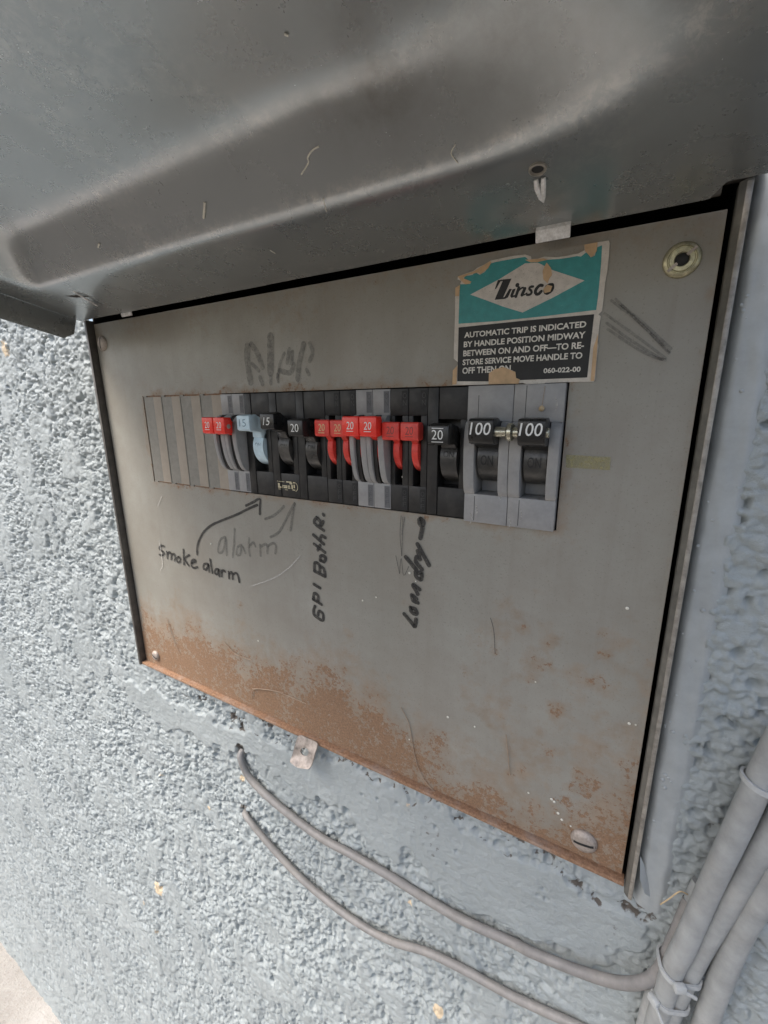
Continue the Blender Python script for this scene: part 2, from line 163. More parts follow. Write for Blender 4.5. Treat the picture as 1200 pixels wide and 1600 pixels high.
# ------------------------------------------------------------------ numpy noise
def _hash(ix, iz, seed):
    h = (ix * 374761393 + iz * 668265263 + seed * 974711 + 1013904223) & 0x7fffffff
    h = ((h ^ (h >> 13)) * 1274126177) & 0x7fffffff
    h = ((h ^ (h >> 16)) * 668265263) & 0x7fffffff
    return (h ^ (h >> 15)) & 0xffff
def gn(x, z, seed):
    ix = np.floor(x).astype(np.int64); iz = np.floor(z).astype(np.int64); fx = x - ix; fz = z - iz
    u = fx * fx * fx * (fx * (fx * 6 - 15) + 10); w = fz * fz * fz * (fz * (fz * 6 - 15) + 10)
    def g(dx, dz):
        a = _hash(ix + dx, iz + dz, seed) * (2 * math.pi / 65536)
        return np.cos(a) * (fx - dx) + np.sin(a) * (fz - dz)
    return 1.5 * ((g(0, 0) * (1 - u) + g(1, 0) * u) * (1 - w) + (g(0, 1) * (1 - u) + g(1, 1) * u) * w)
def worley(x, z, seed):
    ix = np.floor(x).astype(np.int64); iz = np.floor(z).astype(np.int64)
    f1 = np.full(x.shape, 9.0); f2 = np.full(x.shape, 9.0); idv = np.zeros(x.shape)
    for dx in (-1, 0, 1):
        for dz in (-1, 0, 1):
            px = ix + dx + _hash(ix + dx, iz + dz, seed) / 65536; pz = iz + dz + _hash(ix + dx, iz + dz, seed + 7) / 65536
            d = np.hypot(px - x, pz - z); m = d < f1
            f2 = np.where(m, f1, np.minimum(f2, d)); idv = np.where(m, _hash(ix + dx, iz + dz, seed + 19) / 65536, idv); f1 = np.where(m, d, f1)
    return f1, f2, idv
def sst(a, b, x):
    t = np.clip((x - a) / (b - a), 0, 1); return t * t * (3 - 2 * t)
def polydist(x, z, poly):
    """signed distance (mm), positive inside"""
    d = np.full(x.shape, 1e9); ins = np.zeros(x.shape, bool); n = len(poly)
    for i in range(n):
        ax, az = poly[i]; bx, bz = poly[(i + 1) % n]
        ex, ez = bx - ax, bz - az; t = np.clip(((x - ax) * ex + (z - az) * ez) / (ex * ex + ez * ez), 0, 1)
        d = np.minimum(d, np.hypot(x - ax - t * ex, z - az - t * ez))
        c = ((az > z) != (bz > z)) & (x < ex * (z - az) / (ez if ez else 1e-9) + ax); ins ^= c
    return np.where(ins, d, -d)
# ------------------------------------------------------------------ materials
class NT:
    def __init__(s, name):
        s.m = bpy.data.materials.new(name); s.m.use_nodes = True; s.t = s.m.node_tree; s.t.nodes.clear()
        s.out = s.n('ShaderNodeOutputMaterial'); s.b = s.n('ShaderNodeBsdfPrincipled'); s.l(s.b.outputs[0], s.out.inputs[0])
        s.co = s.n('ShaderNodeTexCoord').outputs['Object']
    def n(s, k, **kw):
        q = s.t.nodes.new(k)
        for a, v in kw.items(): setattr(q, a, v)
        return q
    def l(s, a, b): s.t.links.new(a, b)
    def noise(s, scale, detail=4, rough=0.6, vec=None, dist=0.0):
        q = s.n('ShaderNodeTexNoise'); q.inputs['Scale'].default_value = scale; q.inputs['Detail'].default_value = detail
        q.inputs['Roughness'].default_value = rough; q.inputs['Distortion'].default_value = dist
        s.l(vec if vec else s.co, q.inputs['Vector']); return q.outputs[0]
    def ramp(s, f, stops):
        q = s.n('ShaderNodeValToRGB'); e = q.color_ramp.elements
        e[0].position, e[1].position = stops[0][0], stops[-1][0]
        def c(v): return (v, v, v, 1) if not isinstance(v, (tuple, list)) else (*v, 1)
        e[0].color = c(stops[0][1]); e[1].color = c(stops[-1][1])
        for p, v in stops[1:-1]:
            k = e.new(p); k.color = c(v)
        s.l(f, q.inputs[0]); return q.outputs[0]
    def mix(s, f, a, b, mode='MIX'):
        q = s.n('ShaderNodeMix', data_type='RGBA', blend_type=mode)
        for sock, v in ((q.inputs[0], f), (q.inputs[6], a), (q.inputs[7], b)):
            if hasattr(v, 'node'): s.l(v, sock)
            elif isinstance(v, (int, float)): sock.default_value = v
            else: sock.default_value = (*v, 1)
        return q.outputs[2]
    def math(s, op, a, b=0.0, clamp=False):
        q = s.n('ShaderNodeMath', operation=op, use_clamp=clamp)
        for sock, v in ((q.inputs[0], a), (q.inputs[1], b)):
            if hasattr(v, 'node'): s.l(v, sock)
            else: sock.default_value = v
        return q.outputs[0]
    def set(s, **kw):
        for k, v in kw.items():
            k = k.replace('_', ' ')
            if hasattr(v, 'node'): s.l(v, s.b.inputs[k])
            elif isinstance(v, (tuple, list)): s.b.inputs[k].default_value = (*v, 1)
            else: s.b.inputs[k].default_value = v
        return s
    def bump(s, h, strength=0.3, dist=0.0005):
        q = s.n('ShaderNodeBump'); q.inputs['Strength'].default_value = strength; q.inputs['Distance'].default_value = dist
        s.l(h, q.inputs['Height']); s.l(q.outputs[0], s.b.inputs['Normal'])
    def map(s, scale):
        q = s.n('ShaderNodeMapping'); q.inputs['Scale'].default_value = scale; s.l(s.co, q.inputs[0]); return q.outputs[0]
    def attr(s, name):
        q = s.n('ShaderNodeAttribute', attribute_name=name); return q
def plain(name, col, rough=0.5, metal=0.0, var=0.15, scale=300, bump=0.0, dust=0.0, spec=0.5):
    t = NT(name)
    n = t.noise(scale, 5, 0.65)
    c = t.mix(t.ramp(n, [(0.3, 0.0), (0.75, 1.0)]), tuple(q * (1 - var) for q in col), tuple(min(1, q * (1 + var)) for q in col))
    if dust:
        d = t.ramp(t.noise(scale * 0.35, 6, 0.7), [(0.45, 0.0), (0.8, dust)])
        c = t.mix(d, c, (0.42, 0.38, 0.32))
    t.set(Base_Color=c, Metallic=metal, Roughness=t.ramp(t.noise(scale * 0.6, 4), [(0.3, max(0, rough - 0.08)), (0.7, min(1, rough + 0.12))]))
    t.b.inputs['Specular IOR Level'].default_value = spec
    if bump: t.bump(t.noise(scale * 3, 3), bump, 0.0003)
    return t.m
M = {}
M['rail'] = plain('worn_grey_steel_edge', (0.30, 0.275, 0.235), 0.45, 0.2, 0.4, 220, 0.3, 0.4)
M['rail_olive'] = plain('olive_grey_enamel_edge', (0.135, 0.13, 0.112), 0.5, 0, 0.3, 140, 0.15, 0.2)
M['rail_dark'] = plain('dark_brown_enamel', (0.075, 0.068, 0.06), 0.45, 0.0, 0.3, 120, 0.1, 0.15)
M['inside'] = plain('dark_box_interior', (0.02, 0.02, 0.02), 0.7)
M['black'] = plain('black_phenolic', (0.017, 0.0165, 0.016), 0.48, 0, 0.3, 200, 0.15, 0.08)
M['black_gloss'] = plain('black_handle_plastic', (0.016, 0.016, 0.016), 0.3, 0, 0.3, 260, 0.1, 0.05)
M['barrel'] = plain('dusty_black_barrel', (0.042, 0.041, 0.039), 0.33, 0, 0.35, 200, 0.3, 0.3)
M['grey_brk'] = plain('grey_breaker_plastic', (0.31, 0.305, 0.298), 0.40, 0, 0.14, 150, 0.08, 0.14)
M['grey_dark'] = plain('dark_grey_breaker_plastic', (0.12, 0.122, 0.128), 0.5, 0, 0.14, 150, 0.08, 0.12)
M['red'] = plain('red_handle_plastic', (0.95, 0.045, 0.03), 0.24, 0, 0.12, 200, 0.04, 0.03)
M['red_old'] = plain('faded_red_handle_plastic', (0.74, 0.055, 0.04), 0.42, 0, 0.2, 240, 0.1, 0.12)
M['blue'] = plain('pale_blue_handle_plastic', (0.60, 0.76, 0.84), 0.4, 0, 0.12, 200, 0.06, 0.14)
M['white_ink'] = plain('white_print', (0.8, 0.8, 0.77), 0.5, 0, 0.06, 500)
M['yellow_ink'] = plain('yellowed_print', (0.72, 0.55, 0.28), 0.5, 0, 0.25, 900)
M['dim_ink'] = plain('worn_dark_print', (0.26, 0.06, 0.05), 0.6, 0, 0.3, 900)
M['off_black'] = plain('moulded_letter_black', (0.042, 0.041, 0.04), 0.5)
M['emboss'] = plain('moulded_letter_shade', (0.012, 0.012, 0.012), 0.6)
M['emboss_grey'] = plain('moulded_letter_grey', (0.085, 0.087, 0.09), 0.6)
M['emboss_blue'] = plain('moulded_letter_blue', (0.17, 0.29, 0.37), 0.6)
M['gold'] = plain('worn_gold_print', (0.66, 0.6, 0.42), 0.35, 0.4, 0.3, 900)
M['brass'] = plain('yellow_zinc_brass', (0.50, 0.465, 0.31), 0.34, 0.7, 0.4, 420, 0.4)
M['nickel'] = plain('dull_nickel', (0.52, 0.5, 0.4), 0.3, 0.85, 0.25, 400, 0.15)
M['screw'] = plain('weathered_zinc_screw', (0.42, 0.36, 0.31), 0.5, 0.35, 0.25, 700, 0.3, 0.3)
M['tab'] = plain('scraped_zinc_tab', (0.86, 0.84, 0.8), 0.35, 0.1, 0.35, 500, 0.4, 0.15)
M['hasp'] = plain('rusty_galvanised_tab', (0.33, 0.285, 0.25), 0.38, 0.35, 0.55, 160, 0.6, 0.3)
M['frame_paint'] = plain('grey_blue_painted_metal', (0.35, 0.372, 0.37), 0.42, 0, 0.12, 70, 0.5, 0.12)
M['cable'] = plain('grey_painted_cable', (0.315, 0.325, 0.318), 0.55, 0, 0.2, 90, 0.6, 0.35)
M['cable_dark'] = plain('brown_grey_cable', (0.225, 0.215, 0.205), 0.5, 0, 0.2, 100, 0.5, 0.35)
M['tie'] = plain('painted_white_cable_tie', (0.43, 0.445, 0.44), 0.5, 0, 0.12, 300, 0.2, 0.1)
M['straw'] = plain('dry_straw', (0.62, 0.47, 0.28), 0.6)
M['thread'] = plain('dusty_rootlet', (0.36, 0.27, 0.19), 0.8)
M['speck'] = plain('cream_paint_speck', (0.75, 0.72, 0.62), 0.5)
M['teal'] = None

def ink(name, col, lo, hi, scale=900, base=0.0):
    """ink or pencil lying thinly on the metal: patchy coverage"""
    t = NT(name); t.set(Base_Color=col, Roughness=0.55)
    tr = t.n('ShaderNodeBsdfTransparent'); mx = t.n('ShaderNodeMixShader')
    a = t.ramp(t.noise(scale, 4, 0.7), [(0.3, lo), (0.65, hi)])
    t.l(a, mx.inputs[0]); t.l(tr.outputs[0], mx.inputs[1]); t.l(t.b.outputs[0], mx.inputs[2]); t.l(mx.outputs[0], t.out.inputs[0])
    return t.m
M['marker'] = ink('black_marker_ink', (0.03, 0.029, 0.027), 0.5, 0.98, 420)
M['marker_faint'] = ink('faded_marker_ink', (0.10, 0.10, 0.09), 0.12, 0.5)
M['marker_smudge'] = ink('grey_graphite_smudge', (0.085, 0.082, 0.078), 0.06, 0.42, 420)
M['smear'] = ink('thin_dark_smear', (0.06, 0.055, 0.05), 0.05, 0.38, 700)
M['pencil'] = ink('pencil_line', (0.06, 0.06, 0.058), 0.3, 0.85, 1500)
M['scratch'] = ink('pale_scratch', (0.62, 0.6, 0.55), 0.15, 0.8, 1200)
M['tape'] = ink('yellowed_tape_residue', (0.42, 0.38, 0.2), 0.2, 0.6, 400)

def paper(name, col, wear, wearcol=(0.55, 0.5, 0.43), rough=0.45, thr=0.62):
    t = NT(name)
    c = t.mix(t.ramp(t.noise(260, 5), [(0.3, 0.0), (0.7, 1.0)]), tuple(q * 0.86 for q in col), tuple(min(1, q * 1.1) for q in col))
    sp = t.ramp(t.noise(1500, 5, 0.75), [(thr, 0.0), (thr + 0.06, wear)])
    c = t.mix(sp, c, wearcol)
    # long fine scratches
    sc = t.ramp(t.noise(1.0, 3, 0.6, t.map((180, 10, 2600))), [(0.66, 0.0), (0.71, wear * 0.6)])
    c = t.mix(sc, c, wearcol)
    t.set(Base_Color=c, Roughness=rough)
    return t.m
M['st_white'] = paper('aged_white_label_paper', (0.62, 0.57, 0.5), 0.6, (0.2, 0.14, 0.09), 0.5, 0.6)
M['st_teal'] = paper('teal_label_print', (0.03, 0.265, 0.26), 0.55, (0.3, 0.46, 0.43), 0.4, 0.64)
M['st_dia'] = paper('speckled_white_label_print', (0.6, 0.55, 0.49), 0.7, (0.12, 0.09, 0.06), 0.45, 0.6)
M['st_black'] = paper('black_label_print', (0.02, 0.02, 0.02), 0.25, (0.2, 0.19, 0.17), 0.6, 0.68)
M['st_tan'] = paper('torn_tan_label_backing', (0.60, 0.41, 0.24), 0.4, (0.4, 0.26, 0.15), 0.8)
M['st_ink'] = paper('white_label_lettering', (0.72, 0.69, 0.62), 0.4, (0.1, 0.1, 0.09), 0.5, 0.62)

# grey cover plate with rust and painted shade
t = NT('grey_enamel_with_rust')
big = t.ramp(t.noise(9, 5, 0.6), [(0.3, 0.0), (0.7, 1.0)])
c = t.mix(big, (0.262, 0.248, 0.208), (0.345, 0.336, 0.295))
c = t.mix(t.ramp(t.noise(70, 6, 0.7), [(0.4, 0.0), (0.75, 0.35)]), c, (0.22, 0.2, 0.17))          # dirt film
c = t.mix(t.ramp(t.noise(900, 3, 0.6), [(0.60, 0.0), (0.70, 0.6)]), c, (0.15, 0.13, 0.11))        # fine specks
c = t.mix(t.ramp(t.noise(16, 6, 0.65), [(0.38, 0.0), (0.72, 0.55)]), c, (0.245, 0.215, 0.175))      # brown weather film
c = t.mix(t.ramp(t.noise(1.0, 5, 0.65, t.map((150, 10, 7))), [(0.52, 0.0), (0.8, 0.25)]), c, (0.2, 0.175, 0.145))   # run-down streaks
c = t.mix(t.ramp(t.noise(1.0, 3, 0.6, t.map((900, 10, 60))), [(0.70, 0.0), (0.74, 0.35)]), c, (0.42, 0.41, 0.38))   # rubbed hairlines
at = t.attr('rust')
A = at.outputs['Fac']
def spread(scale, gain, det=7, ro=0.72, dist=0.0): return t.math('MULTIPLY', t.math('SUBTRACT', t.noise(scale, det, ro, None, dist), 0.5), gain)
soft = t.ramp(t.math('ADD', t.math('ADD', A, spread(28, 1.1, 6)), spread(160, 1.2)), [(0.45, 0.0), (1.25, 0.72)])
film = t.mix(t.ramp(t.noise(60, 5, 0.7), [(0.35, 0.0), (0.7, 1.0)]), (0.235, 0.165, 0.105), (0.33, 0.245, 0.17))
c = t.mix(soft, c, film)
hard = t.ramp(t.math('ADD', t.math('ADD', A, spread(230, 2.6, 8, 0.8)), spread(36, 1.3, 5, 0.65, 0.8)), [(0.90, 0.0), (1.22, 1.0)])       # scabs with a firm edge
scab = t.mix(t.ramp(t.noise(700, 6, 0.75), [(0.3, 0.0), (0.7, 1.0)]), (0.115, 0.06, 0.03), (0.36, 0.20, 0.105))
c = t.mix(t.math('MULTIPLY', hard, 0.78), c, scab)
pits = t.ramp(t.math('ADD', t.math('MULTIPLY', A, 0.5), spread(1300, 2.2, 4, 0.7)), [(0.86, 0.0), (0.94, 1.0)])                          # dark pin holes
c = t.mix(t.math('MULTIPLY', pits, 0.7), c, (0.06, 0.036, 0.022))
rm = t.math('MAXIMUM', soft, hard)
t.set(Base_Color=c, Roughness=t.mix(rm, t.ramp(t.noise(30, 5, 0.6), [(0.3, 0.3), (0.7, 0.5)]), (0.8, 0.8, 0.8)))
hb = t.math('ADD', t.math('MULTIPLY', t.noise(700, 4, 0.7), rm), t.math('MULTIPLY', t.noise(140, 4, 0.6), 0.35))
t.bump(hb, 0.35, 0.0006)
M['plate'] = t.m
# rusty ledge
t = NT('rusted_steel_ledge')
c = t.mix(t.ramp(t.noise(420, 6, 0.75), [(0.3, 0.0), (0.7, 1.0)]), (0.16, 0.085, 0.045), (0.42, 0.25, 0.15))
c = t.mix(t.ramp(t.noise(60, 5, 0.7), [(0.5, 0.0), (0.75, 0.8)]), c, (0.36, 0.29, 0.24))
t.set(Base_Color=c, Roughness=0.85); t.bump(t.noise(900, 4, 0.7), 0.5, 0.0005)
M['ledge'] = t.m
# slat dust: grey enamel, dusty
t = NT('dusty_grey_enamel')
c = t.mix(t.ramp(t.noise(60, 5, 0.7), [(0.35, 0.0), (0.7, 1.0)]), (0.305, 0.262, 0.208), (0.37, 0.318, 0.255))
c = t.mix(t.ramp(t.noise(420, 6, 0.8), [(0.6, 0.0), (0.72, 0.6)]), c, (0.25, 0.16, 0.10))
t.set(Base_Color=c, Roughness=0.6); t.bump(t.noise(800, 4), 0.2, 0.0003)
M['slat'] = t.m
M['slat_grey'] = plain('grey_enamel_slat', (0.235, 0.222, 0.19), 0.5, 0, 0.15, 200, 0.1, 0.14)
# door enamel
t = NT('charcoal_enamel')
c = t.mix(t.ramp(t.noise(7, 5, 0.6), [(0.3, 0.0), (0.7, 1.0)]), (0.315, 0.335, 0.338), (0.39, 0.41, 0.412))
c = t.mix(t.ramp(t.noise(38, 7, 0.75, None, 0.6), [(0.5, 0.0), (0.85, 0.22)]), c, (0.40, 0.41, 0.40))   # wiped dust
c = t.mix(t.ramp(t.noise(330, 4, 0.7), [(0.70, 0.0), (0.74, 0.5)]), c, (0.55, 0.54, 0.5))           # specks
sc = t.attr('scuff')
s1 = t.math('MULTIPLY', sc.outputs['Fac'], t.ramp(t.noise(170, 8, 0.8, None, 0.5), [(0.46, 0.0), (0.6, 1.0)]))
c = t.mix(t.math('MULTIPLY', s1, 0.75), c, (0.56, 0.55, 0.52))
hl = t.ramp(t.noise(1.0, 4, 0.7, t.map((55, 900, 900))), [(0.70, 0.0), (0.73, 0.4)])                # fine drag scratches
c = t.mix(hl, c, (0.5, 0.5, 0.48))
gr = t.attr('grime')
g1 = t.math('MULTIPLY', gr.outputs['Fac'], t.ramp(t.noise(90, 7, 0.75), [(0.35, 0.15), (0.7, 0.62)]))
c = t.mix(g1, c, (0.10, 0.082, 0.062))
t.set(Base_Color=c, Roughness=t.ramp(t.noise(24, 6, 0.7), [(0.3, 0.22), (0.7, 0.33)]), Metallic=0.7)
t.b.inputs['Coat Weight'].default_value = 0.3; t.b.inputs['Coat Roughness'].default_value = 0.2
t.bump(t.noise(260, 4, 0.6), 0.06, 0.0003)
M['door'] = t.m
# stucco
t = NT('painted_stucco')
at = t.attr('wear'); sep = t.n('ShaderNodeSeparateColor'); t.l(at.outputs['Color'], sep.inputs[0])
c = t.mix(t.ramp(t.noise(11, 5, 0.6), [(0.3, 0.0), (0.7, 1.0)]), (0.312, 0.345, 0.347), (0.392, 0.428, 0.426))
c = t.mix(t.ramp(t.noise(45, 6, 0.7), [(0.55, 0.0), (0.8, 0.35)]), c, (0.26, 0.27, 0.262))
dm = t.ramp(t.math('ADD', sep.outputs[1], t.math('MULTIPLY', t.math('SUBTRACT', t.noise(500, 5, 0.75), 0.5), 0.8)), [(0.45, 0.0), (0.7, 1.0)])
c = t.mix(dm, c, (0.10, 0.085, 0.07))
cm = t.ramp(t.math('ADD', sep.outputs[0], t.math('MULTIPLY', t.math('SUBTRACT', t.noise(380, 5, 0.75), 0.5), 0.9)), [(0.45, 0.0), (0.55, 1.0)])
c = t.mix(cm, c, t.mix(t.noise(600, 4), (0.52, 0.38, 0.22), (0.72, 0.62, 0.47)))
t.set(Base_Color=c, Roughness=0.55)
t.bump(t.math('ADD', t.noise(520, 5, 0.65), t.math('MULTIPLY', t.noise(1500, 4, 0.7), 0.6)), 0.75, 0.0011)
M['stucco'] = t.m
# ground
t = NT('pale_worn_concrete')
c = t.mix(t.ramp(t.noise(6, 8, 0.7), [(0.35, 0.0), (0.7, 1.0)]), (0.32, 0.295, 0.26), (0.52, 0.49, 0.45))
c = t.mix(t.ramp(t.noise(120, 6, 0.75), [(0.52, 0.0), (0.7, 0.6)]), c, (0.26, 0.22, 0.18))
t.set(Base_Color=c, Roughness=0.85); t.bump(t.noise(160, 7, 0.7), 0.7, 0.004)
M['ground'] = t.m
t = NT('dark_packed_soil')  # added unseen soil, dark so the door's slope reflects dark
t.set(Base_Color=t.mix(t.noise(3, 8, 0.7), (0.06, 0.052, 0.042), (0.13, 0.115, 0.095)), Roughness=0.95)
M['yard'] = t.m

# ================================================================== THE SETTING
GZ = -1475.0
g = MB(); g.add([(-60000, -60000, GZ - 6), (60000, -60000, GZ - 6), (60000, 200, GZ - 6), (-60000, 200, GZ - 6)], [(0, 1, 2, 3)])  # ground beyond the concrete is made up dark for the door's reflections
tag(g.build('ground', M['yard']), kind='structure')  # unseen dark ground, made up for the door's reflections
g = MB(); g.box(-6000, 6000, -560, 150, GZ - 60, GZ)  # concrete by the wall; unseen outer edge set so the door bends reflect bright
tag(g.build('walkway', M['ground'], None, 4), kind='structure')

# ---- stucco wall: a displaced sheet with the opening of the panel left out
def axis(lo, hi, n0, n1, base, g_lo, g_hi):
    pts = [n0]; x = n0
    while x < n1: x += base; pts.append(x)
    s = base
    while x < hi: s = min(s * g_hi, 40); x += s; pts.append(x)
    lo_pts = []; x = n0; s = base
    while x > lo: s = base + (n0 - x) * g_lo; x -= s; lo_pts.append(x)
    return np.array(lo_pts[::-1] + pts)
HX0, HX1, HZ0, HZ1 = -446.5, 33.0, -277.5, 104.0
xs = axis(-1900, 1300, -330, 160, 0.95, 0.0025, 1.10)
zs = axis(GZ - 8, 1300, -420, 112, 0.95, 0.0028, 1.12)
X, Z = np.meshgrid(xs, zs)
# irregular grid so the relief does not follow the rows
X = X + 0.0; Z = Z + 0.0
ax, az = X, Z
wx = ax + 2.2 * gn(ax / 9, az / 9, 1); wz = az + 2.2 * gn(ax / 9, az / 9, 2)
n1 = gn(wx / 7.5, wz / 7.5, 3); n2 = gn(wx / 3.4, wz / 3.4, 4); n3 = gn(wx / 2.2, wz / 2.2, 5)
lin = gn(wx / 52, wz / 85, 24) + 0.25 * gn(wx / 14, wz / 14, 25)
clump = sst(0.13, 0.02, np.abs(lin))                                   # drag lines where the float tore the coat
amp = np.clip(0.9 + 0.7 * gn(ax / 62, az / 80, 26) + 0.35 * gn(ax / 21, az / 24, 27), 0.35, 1.5)
g1, g2, _i = worley(wx / 4.4, wz / 4.4, 12)                             # gritty lumps with crevices between them
k1, k2, _i = worley(wx / 7.6, wz / 7.0, 14)
gmix = sst(-0.25, 0.35, gn(ax / 23, az / 27, 15))
crumb = sst(0.0, 0.5, g2 - g1) * gmix + sst(0.0, 0.42, k2 - k1) * (1 - gmix) * 1.1
raw = 0.75 * n1 + 0.60 * n2 + 0.25 * n3 + 0.75 * gn(wx / 19, wz / 19, 6)
kd = (1.15 * crumb + 2.3 * np.where(raw > 0.05, 0.05 + 0.5 * (raw - 0.05), raw * 1.25)) * amp - 0.9
kd = kd - clump * (0.8 + 2.0 * sst(-0.1, 0.5, n2))
f1, f2, idv = worley(wx / 8.5, wz / 8.5, 11)
pit = np.where(idv > 0.74 - 0.4 * clump, sst(0.40, 0.08, f1), 0) * 4.6
q1, q2, _i = worley(wx / 5.6, wz / 5.2, 13)
pill = 1.5 * sst(0.0, 0.5, q2 - q1) + 0.7 * n1 + 0.25 * n2 - 0.6
low = gn(ax / 75, az / 120, 21) + 0.6 * gn(ax / 34, az / 48, 22) + 0.22 * gn(ax / 11, az / 11, 23)
right = sst(25, 60, ax)
sm = sst(0.14, 0.24, low - 0.02 * right - 0.17 * (1 - right)) * (0.72 + 0.28 * sst(-0.3, 0.3, n1))
ps = polydist(ax, az, DATA['smooth']) + 10 * gn(ax / 26, az / 26, 31) + 5 * gn(ax / 9, az / 9, 32)
sp = sst(-1.0, 1.6, ps)
sm = np.maximum(sm, sp)
rough_h = kd - pit * 0.9
rough_h = rough_h * (1 - right) + (pill * 0.75 + 0.35 * kd - pit) * right
smooth_h = 0.8 + 0.5 * gn(ax / 13, az / 13, 41) + 0.34 * gn(ax / 5, az / 5, 42) + 0.22 * gn(ax / 2.8, az / 2.8, 43) + 1.3 * sp - 3.0 * sst(0.13, 0.04, worley(ax / 15, az / 15, 44)[0]) * (worley(ax / 15, az / 15, 44)[2] > 0.8)
H = rough_h * (1 - sm) + smooth_h * sm
H += 1.1 * gn(ax / 160, az / 160, 51) + 1.0 * gn(ax / 47, az / 52, 52)
# plaster lobes hugging the painted flange on the right
fe = DATA['flange_edge']; fz = np.array([q[1] for q in fe])[::-1]; fx = np.array([q[0] for q in fe])[::-1]
edge = np.interp(az, fz, fx) + 1.8 * gn(ax / 30, az / 11, 61) + 0.8 * gn(ax / 12, az / 4, 62)
lobe = sst(-6, 20, ax - edge)
inz = sst(-292, -276, az)
H = H + np.where(ax > 20, 1.8 * (1 - lobe) * inz + 1.2 * right, 0)
back = sst(1.2, -0.8, ax - edge) * (ax > 0) * inz * (az < 112)
for hx, hz in (DATA['c_thin1'][0][::2], DATA['c_thin2'][0][::2]):
    H = H - 7.0 * sst(7.5, 2.0, np.hypot(ax - hx, (az - hz) * 0.8) + 1.5 * n2)
Ymm = -0.8 - H
Ymm = Ymm * (1 - back) + 4.0 * back
near = np.maximum.reduce([HX0 - ax, ax - HX1, HZ0 - az, az - HZ1])
Ymm = np.where((near < 7) & (ax < 20), np.maximum(Ymm, -3.2), Ymm)
# wear attribute: R = chipped to the cream coat below, G = black grime and darkened pits
chip = np.zeros(X.shape); grime = np.zeros(X.shape)
for (cx, cz), r, q in DATA['chips']:
    d = np.hypot((ax - cx) * 1.25, az - cz) / r
    chip = np.maximum(chip, q * sst(1.25, 0.35, d))
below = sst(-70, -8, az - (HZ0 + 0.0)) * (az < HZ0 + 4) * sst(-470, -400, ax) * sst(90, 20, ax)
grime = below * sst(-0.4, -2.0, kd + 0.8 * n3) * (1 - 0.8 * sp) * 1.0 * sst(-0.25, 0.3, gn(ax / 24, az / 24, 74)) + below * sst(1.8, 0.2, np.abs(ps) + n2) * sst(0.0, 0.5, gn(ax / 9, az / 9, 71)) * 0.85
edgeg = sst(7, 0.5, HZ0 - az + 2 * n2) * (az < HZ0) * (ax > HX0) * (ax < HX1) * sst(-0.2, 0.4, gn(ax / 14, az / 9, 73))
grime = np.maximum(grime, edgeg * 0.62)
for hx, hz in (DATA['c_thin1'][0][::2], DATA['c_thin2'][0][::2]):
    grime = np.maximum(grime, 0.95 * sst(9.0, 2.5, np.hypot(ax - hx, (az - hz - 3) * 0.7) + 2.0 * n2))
grime = np.maximum(grime, 0.55 * sst(2.0, 3.6, pit) * sst(0.1, 0.5, gn(ax / 40, az / 40, 75)))  # darkens the deeper pits, in patches
nz, nx = X.shape
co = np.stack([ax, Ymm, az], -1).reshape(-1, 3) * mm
idx = np.arange(nx * nz).reshape(nz, nx)
qa = np.stack([idx[:-1, :-1], idx[:-1, 1:], idx[1:, 1:], idx[1:, :-1]], -1).reshape(-1, 4)
cxm = (ax[:-1, :-1] + ax[1:, 1:]).ravel() / 2; czm = (az[:-1, :-1] + az[1:, 1:]).ravel() / 2
qa = qa[~((cxm > HX0) & (cxm < HX1) & (czm > HZ0) & (czm < HZ1))]
def grid_mesh(name, co, quads):
    me = bpy.data.meshes.new(name)
    me.vertices.add(len(co)); me.vertices.foreach_set('co', co.astype(np.float32).ravel())
    nq = len(quads); me.loops.add(nq * 4); me.loops.foreach_set('vertex_index', quads.astype(np.int32).ravel())
    me.polygons.add(nq); me.polygons.foreach_set('loop_start', np.arange(0, nq * 4, 4, dtype=np.int32))
    me.update(calc_edges=True); me.shade_smooth(); return me
me = grid_mesh('stucco_wall', co, qa)
a = me.color_attributes.new('wear', 'FLOAT_COLOR', 'POINT')
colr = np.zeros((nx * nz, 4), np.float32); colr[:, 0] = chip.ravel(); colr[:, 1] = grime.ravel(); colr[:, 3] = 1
a.data.foreach_set('color', colr.ravel())
wall = link('stucco_wall', me, M['stucco'])
tag(wall, 'rough light grey-blue painted stucco wall behind the electrical panel', 'wall')

# ================================================================== THE PANEL
panel = empty('electrical_panel', 'rusty grey breaker panel set in the stucco wall, its door lifted open', 'electrical panel', loc=(0, 0, 0))
PX0, PX1, PZ0, PZ1 = -441.8, 24.9, -271.4, 76.6
# enclosure box behind the cover
b = MB()
b.box(-445.6, 31.0, 88, 90, -275.5, 103)          # back
b.box(-445.6, -443.6, 1.5, 88, -275.5, 103)
b.box(29.0, 31.0, 1.5, 88, -275.5, 103)
b.box(-443.6, 29.0, 1.5, 88, -275.5, -273.5)
b.box(-443.6, 29.0, -1.0, 88, 99, 103)
b.build('enclosure_box', M['inside'], panel)
MB().box(-445.8, -442.6, -6.6, 1.5, -274.6, 79.5).build('side_rail', M['rail_dark'], panel, 0.4)
r = MB().prism_z([(27.0, 1.5), (27.0, -4.2), (29.0, -6.6), (31.2, -6.6), (31.2, 1.5)], -279.0, 84.0).build('side_rail', M['rail_olive'], panel, 0.25)
MB().box(28.9, 31.0, -7.3, -6.5, -278.8, 83.0).build('worn_edge', M['rail'], r, 0.35)
MB().box(-445.8, 26.4, -5.0, 1.5, -274.4, -271.6).build('bottom_rail', M['ledge'], panel, 0.5)
MB().box(-446.2, 31.4, -3.2, 2.2, 86.0, 104.5).build('top_rail', M['rail_dark'], panel, 0.5)
